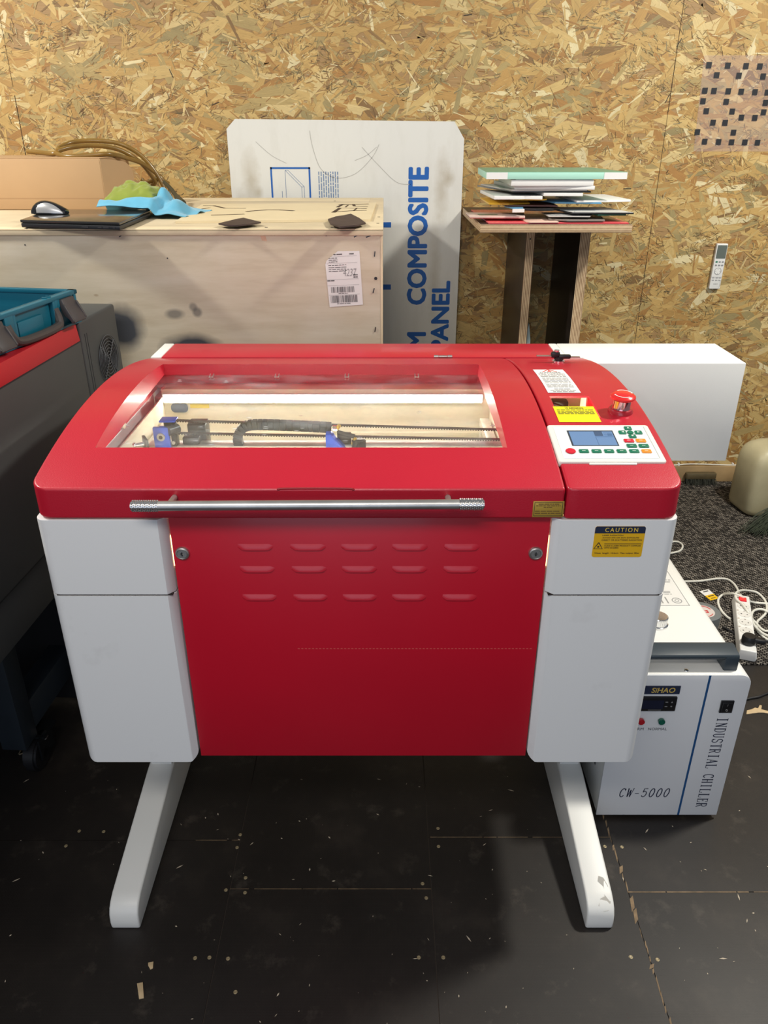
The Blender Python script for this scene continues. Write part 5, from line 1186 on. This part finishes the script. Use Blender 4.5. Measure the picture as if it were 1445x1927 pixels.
o = CA.build('extension_cable', loc=tuple(atZ(1348, 1089, zc))); tag(o, 'white cord from behind the chiller to the top end of the power strip', 'power cord')
CA = MB(CABLE).tube(fl([(1500, 1160), (1447, 1188, .012), (1420, 1170, .018), (1408, 1152, .049), (1396, 1136, .052), (1386, 1128, .052), (1384, 1118, .050), (1391, 1112, .040), (1404, 1111, .026), (1424, 1115, .012), (1438, 1128), (1443, 1142), (1440, 1155), (1430, 1165), (1425, 1170), (1424, 1182), (1432, 1194), (1447, 1205), (1500, 1230)]), .0042, seg=8)
o = CA.build('extension_cable', loc=tuple(atZ(1440, 1140, zc))); tag(o, 'white cord looping over the top end of the power strip', 'power cord')
CA = MB(CABLE).tube(fl([(1500, 1140), (1445, 1136), (1420, 1134), (1405, 1129, .030), (1398, 1124, .0515), (1384, 1118, .056), (1372, 1117, .040), (1360, 1119, .014), (1352, 1127), (1352, 1138), (1358, 1150), (1367, 1160), (1374, 1165)]), .0042, seg=8)
o = CA.build('extension_cable', loc=tuple(atZ(1352, 1130, zc))); tag(o, 'white cord bulging out left of the power strip', 'power cord')
CA = MB(CABLE).tube(fl([(1510, 1160), (1450, 1152), (1436, 1147), (1424, 1147), (1416, 1152), (1414, 1162, .014), (1418, 1174, .0195), (1428, 1186, .0185), (1447, 1197, .0185), (1510, 1215)], .0185), .0042, seg=8)
o = CA.build('extension_cable', loc=tuple(atZ(1425, 1147, zc))); tag(o, 'white cord bunched right of the power strip sockets', 'power cord')
CA = MB(CABLE).tube(fl([(1230, 1030), (1262, 1020), (1276, 1020), (1284, 1026), (1282, 1034), (1272, 1039), (1240, 1045)]), .0042, seg=8); o = CA.build('extension_cable', loc=tuple(atZ(1282, 1028, zc))); tag(o, 'short white cord loop showing beside the right side of the red machine', 'power cord')
CA = MB(BLACK).tube(fl([(1360, 1180), (1382, 1192), (1392, 1206), (1392, 1219), (1384, 1228), (1370, 1240)]), .0042, seg=8); o = CA.build('extension_cable', loc=tuple(atZ(1392, 1212, zc))); tag(o, 'black cord at the rear corner of the chiller', 'power cord')
CA = MB(BLACK).tube([atZ(u, v, .0042) for u, v in ((1380, 1322), (1412, 1314), (1428, 1311), (1446, 1304), (1500, 1285))], .0035, seg=8); o = CA.build('extension_cable', loc=tuple(atZ(1428, 1311, .0042))); tag(o, 'thin black cable on the dark floor right of the chiller', 'power cord')
# tape roll
tp = atZ(1322, 1152, .05); MT_ = Matrix.Translation((tp.x, tp.y, .0065))
TR = thing('tape_roll', 'grey roll of duct tape with a printed paper core on the carpet behind the chiller', 'tape roll', (tp.x, tp.y, .0065))
MB(mat('duct_tape_grey', (.16, .175, .18), .4)).lathe([(.058, 0), (.060, .001), (.060, .0475), (.058, .0485), (.040, .0485), (.040, .0)], M=MT_, seg=48).build('tape', TR)
m = MB(mat('core_label', (.62, .55, .52), .5)).cyl((tp.x, tp.y, .007), (tp.x, tp.y, .0543), .0398, seg=40).m(mat('core_red', (.50, .06, .06), .5)); m.box(tp.x-.010, tp.x+.018, tp.y-.012, tp.y+.006, .0543, .0547).strip(arc(tp.x, tp.y, .033, .033, 20, 150, 14), .005, M=Matrix.Translation((0, 0, .0547))).strip(arc(tp.x, tp.y, .033, .033, 200, 330, 14), .003, M=Matrix.Translation((0, 0, .0547))).m(PAPER).box(tp.x-.005, tp.x+.013, tp.y-.006, tp.y-.004, .0547, .0549).box(tp.x-.005, tp.x+.010, tp.y-.001, tp.y+.001, .0547, .0549); m.build('core', TR, label='printed paper core')
# tag
m = MB(PAPER); q = [atZ(u, v, .0072) for u, v in ((1316, 1113), (1333, 1109), (1352, 1126), (1337, 1130))]
md1, md2 = q[0]*.5+q[3]*.5, q[1]*.5+q[2]*.5
m.prism([(q[0].x, q[0].y), (q[1].x, q[1].y), (md2.x, md2.y), (md1.x, md1.y)], 'z', .0065, .0078).m(YEL).prism([(md1.x, md1.y), (md2.x, md2.y), (q[2].x, q[2].y), (q[3].x, q[3].y)], 'z', .0065, .0078).m(INK)
def bil(s, t): a = q[0]*(1-s)+q[1]*s; b = q[3]*(1-s)+q[2]*s; p = a*(1-t)+b*t; return Vector((p.x, p.y, .0082))
for s0, s1, t0, t1 in ((.25, .8, .1, .18), (.2, .85, .60, .68), (.25, .8, .84, .89)): m.raw([bil(s0, t0), bil(s1, t0), bil(s1, t1), bil(s0, t1)], [(0, 1, 2, 3)])
o = m.build('price_tag', loc=(q[0].x, q[0].y, .0065)); tag(o, 'yellow and white cardboard tag on the carpet near the tape roll', 'tag')

# ---------------------------------------------------------------- scraps on the floor
WS = mat('wood_scrap', (.60, .45, .26), .65, var=.12, vscale=40)
def scrap(pts, th, label, name='wood_scrap', mt=WS, group=None):
    q = [atZ(u, v, 0) for u, v in pts]; c = sum(q, Vector())/len(q); m = MB(mt).prism([(p.x, p.y) for p in q], 'z', .0003, th, .0003); o = m.build(name, loc=(c.x, c.y, .0003)); tag(o, label, 'wood scrap', group)
scrap([(258, 1852), (269, 1850), (271, 1879), (262, 1881)], .003, 'small tan rectangular wood chip on the floor below the left foot')
scrap([(279, 1813), (284, 1812), (289, 1811), (288, 1823), (283, 1825), (279, 1818)], .003, 'tiny tan wood chip beside the tip of the left foot')
scrap([(1405, 1338), (1414, 1336), (1420, 1333), (1426, 1334), (1429, 1328), (1433, 1329), (1432, 1336), (1452, 1341), (1500, 1350), (1500, 1353), (1436, 1342), (1428, 1342), (1404, 1345)], .003, 'forked light wood offcut on the floor right of the chiller')
RW = mat('offcut_outline_wood', (.30, .24, .15), .7)
m = MB(RW)
for l in ([(17, 1400), (14, 1392), (17, 1388), (30, 1388)], [(17, 1388), (21, 1396), (32, 1405)], [(34, 1392), (42, 1402), (54, 1403)], [(47, 1395), (42, 1403), (36, 1419)], [(36, 1420), (50, 1415), (69, 1405)]):
    m.tube([atZ(u, v, .0022) for u, v in l], .0019, seg=5, smooth=False)
o = m.build('wood_scrap', loc=tuple(atZ(40, 1405, 0))); tag(o, 'tangle of thin cut wood outlines on the dark floor by the caster frame', 'wood scrap')
m = MB(WS); rb = random.Random(21); m.m(mat('sawdust', (.55, .47, .36), .8))
for i in range(150):
    u, v = rb.uniform(-40, 1480), rb.uniform(1450, 1960); p = atZ(u, v, .0006); s = rb.choice((.0009, .0013, .002, .003)); a = rb.uniform(0, PI); l = s*rb.choice((1, 1.5, 3))
    d = Vector((math.cos(a), math.sin(a), 0)); n_ = Vector((-d.y, d.x, 0))
    if abs(p.x+.56) < .05 or abs(p.x-.467) < .045 or (p.x > .52 and p.x < .85 and p.y > 1.38): continue
    m.raw([p-d*l, p+n_*s*.5, p+d*l, p-n_*s*.6], [(0, 1, 2, 3)])
o = m.build('sawdust', loc=(0, 1.1, 0)); tag(o, 'pale sawdust crumbs scattered over the dark floor', 'sawdust', kind='stuff')
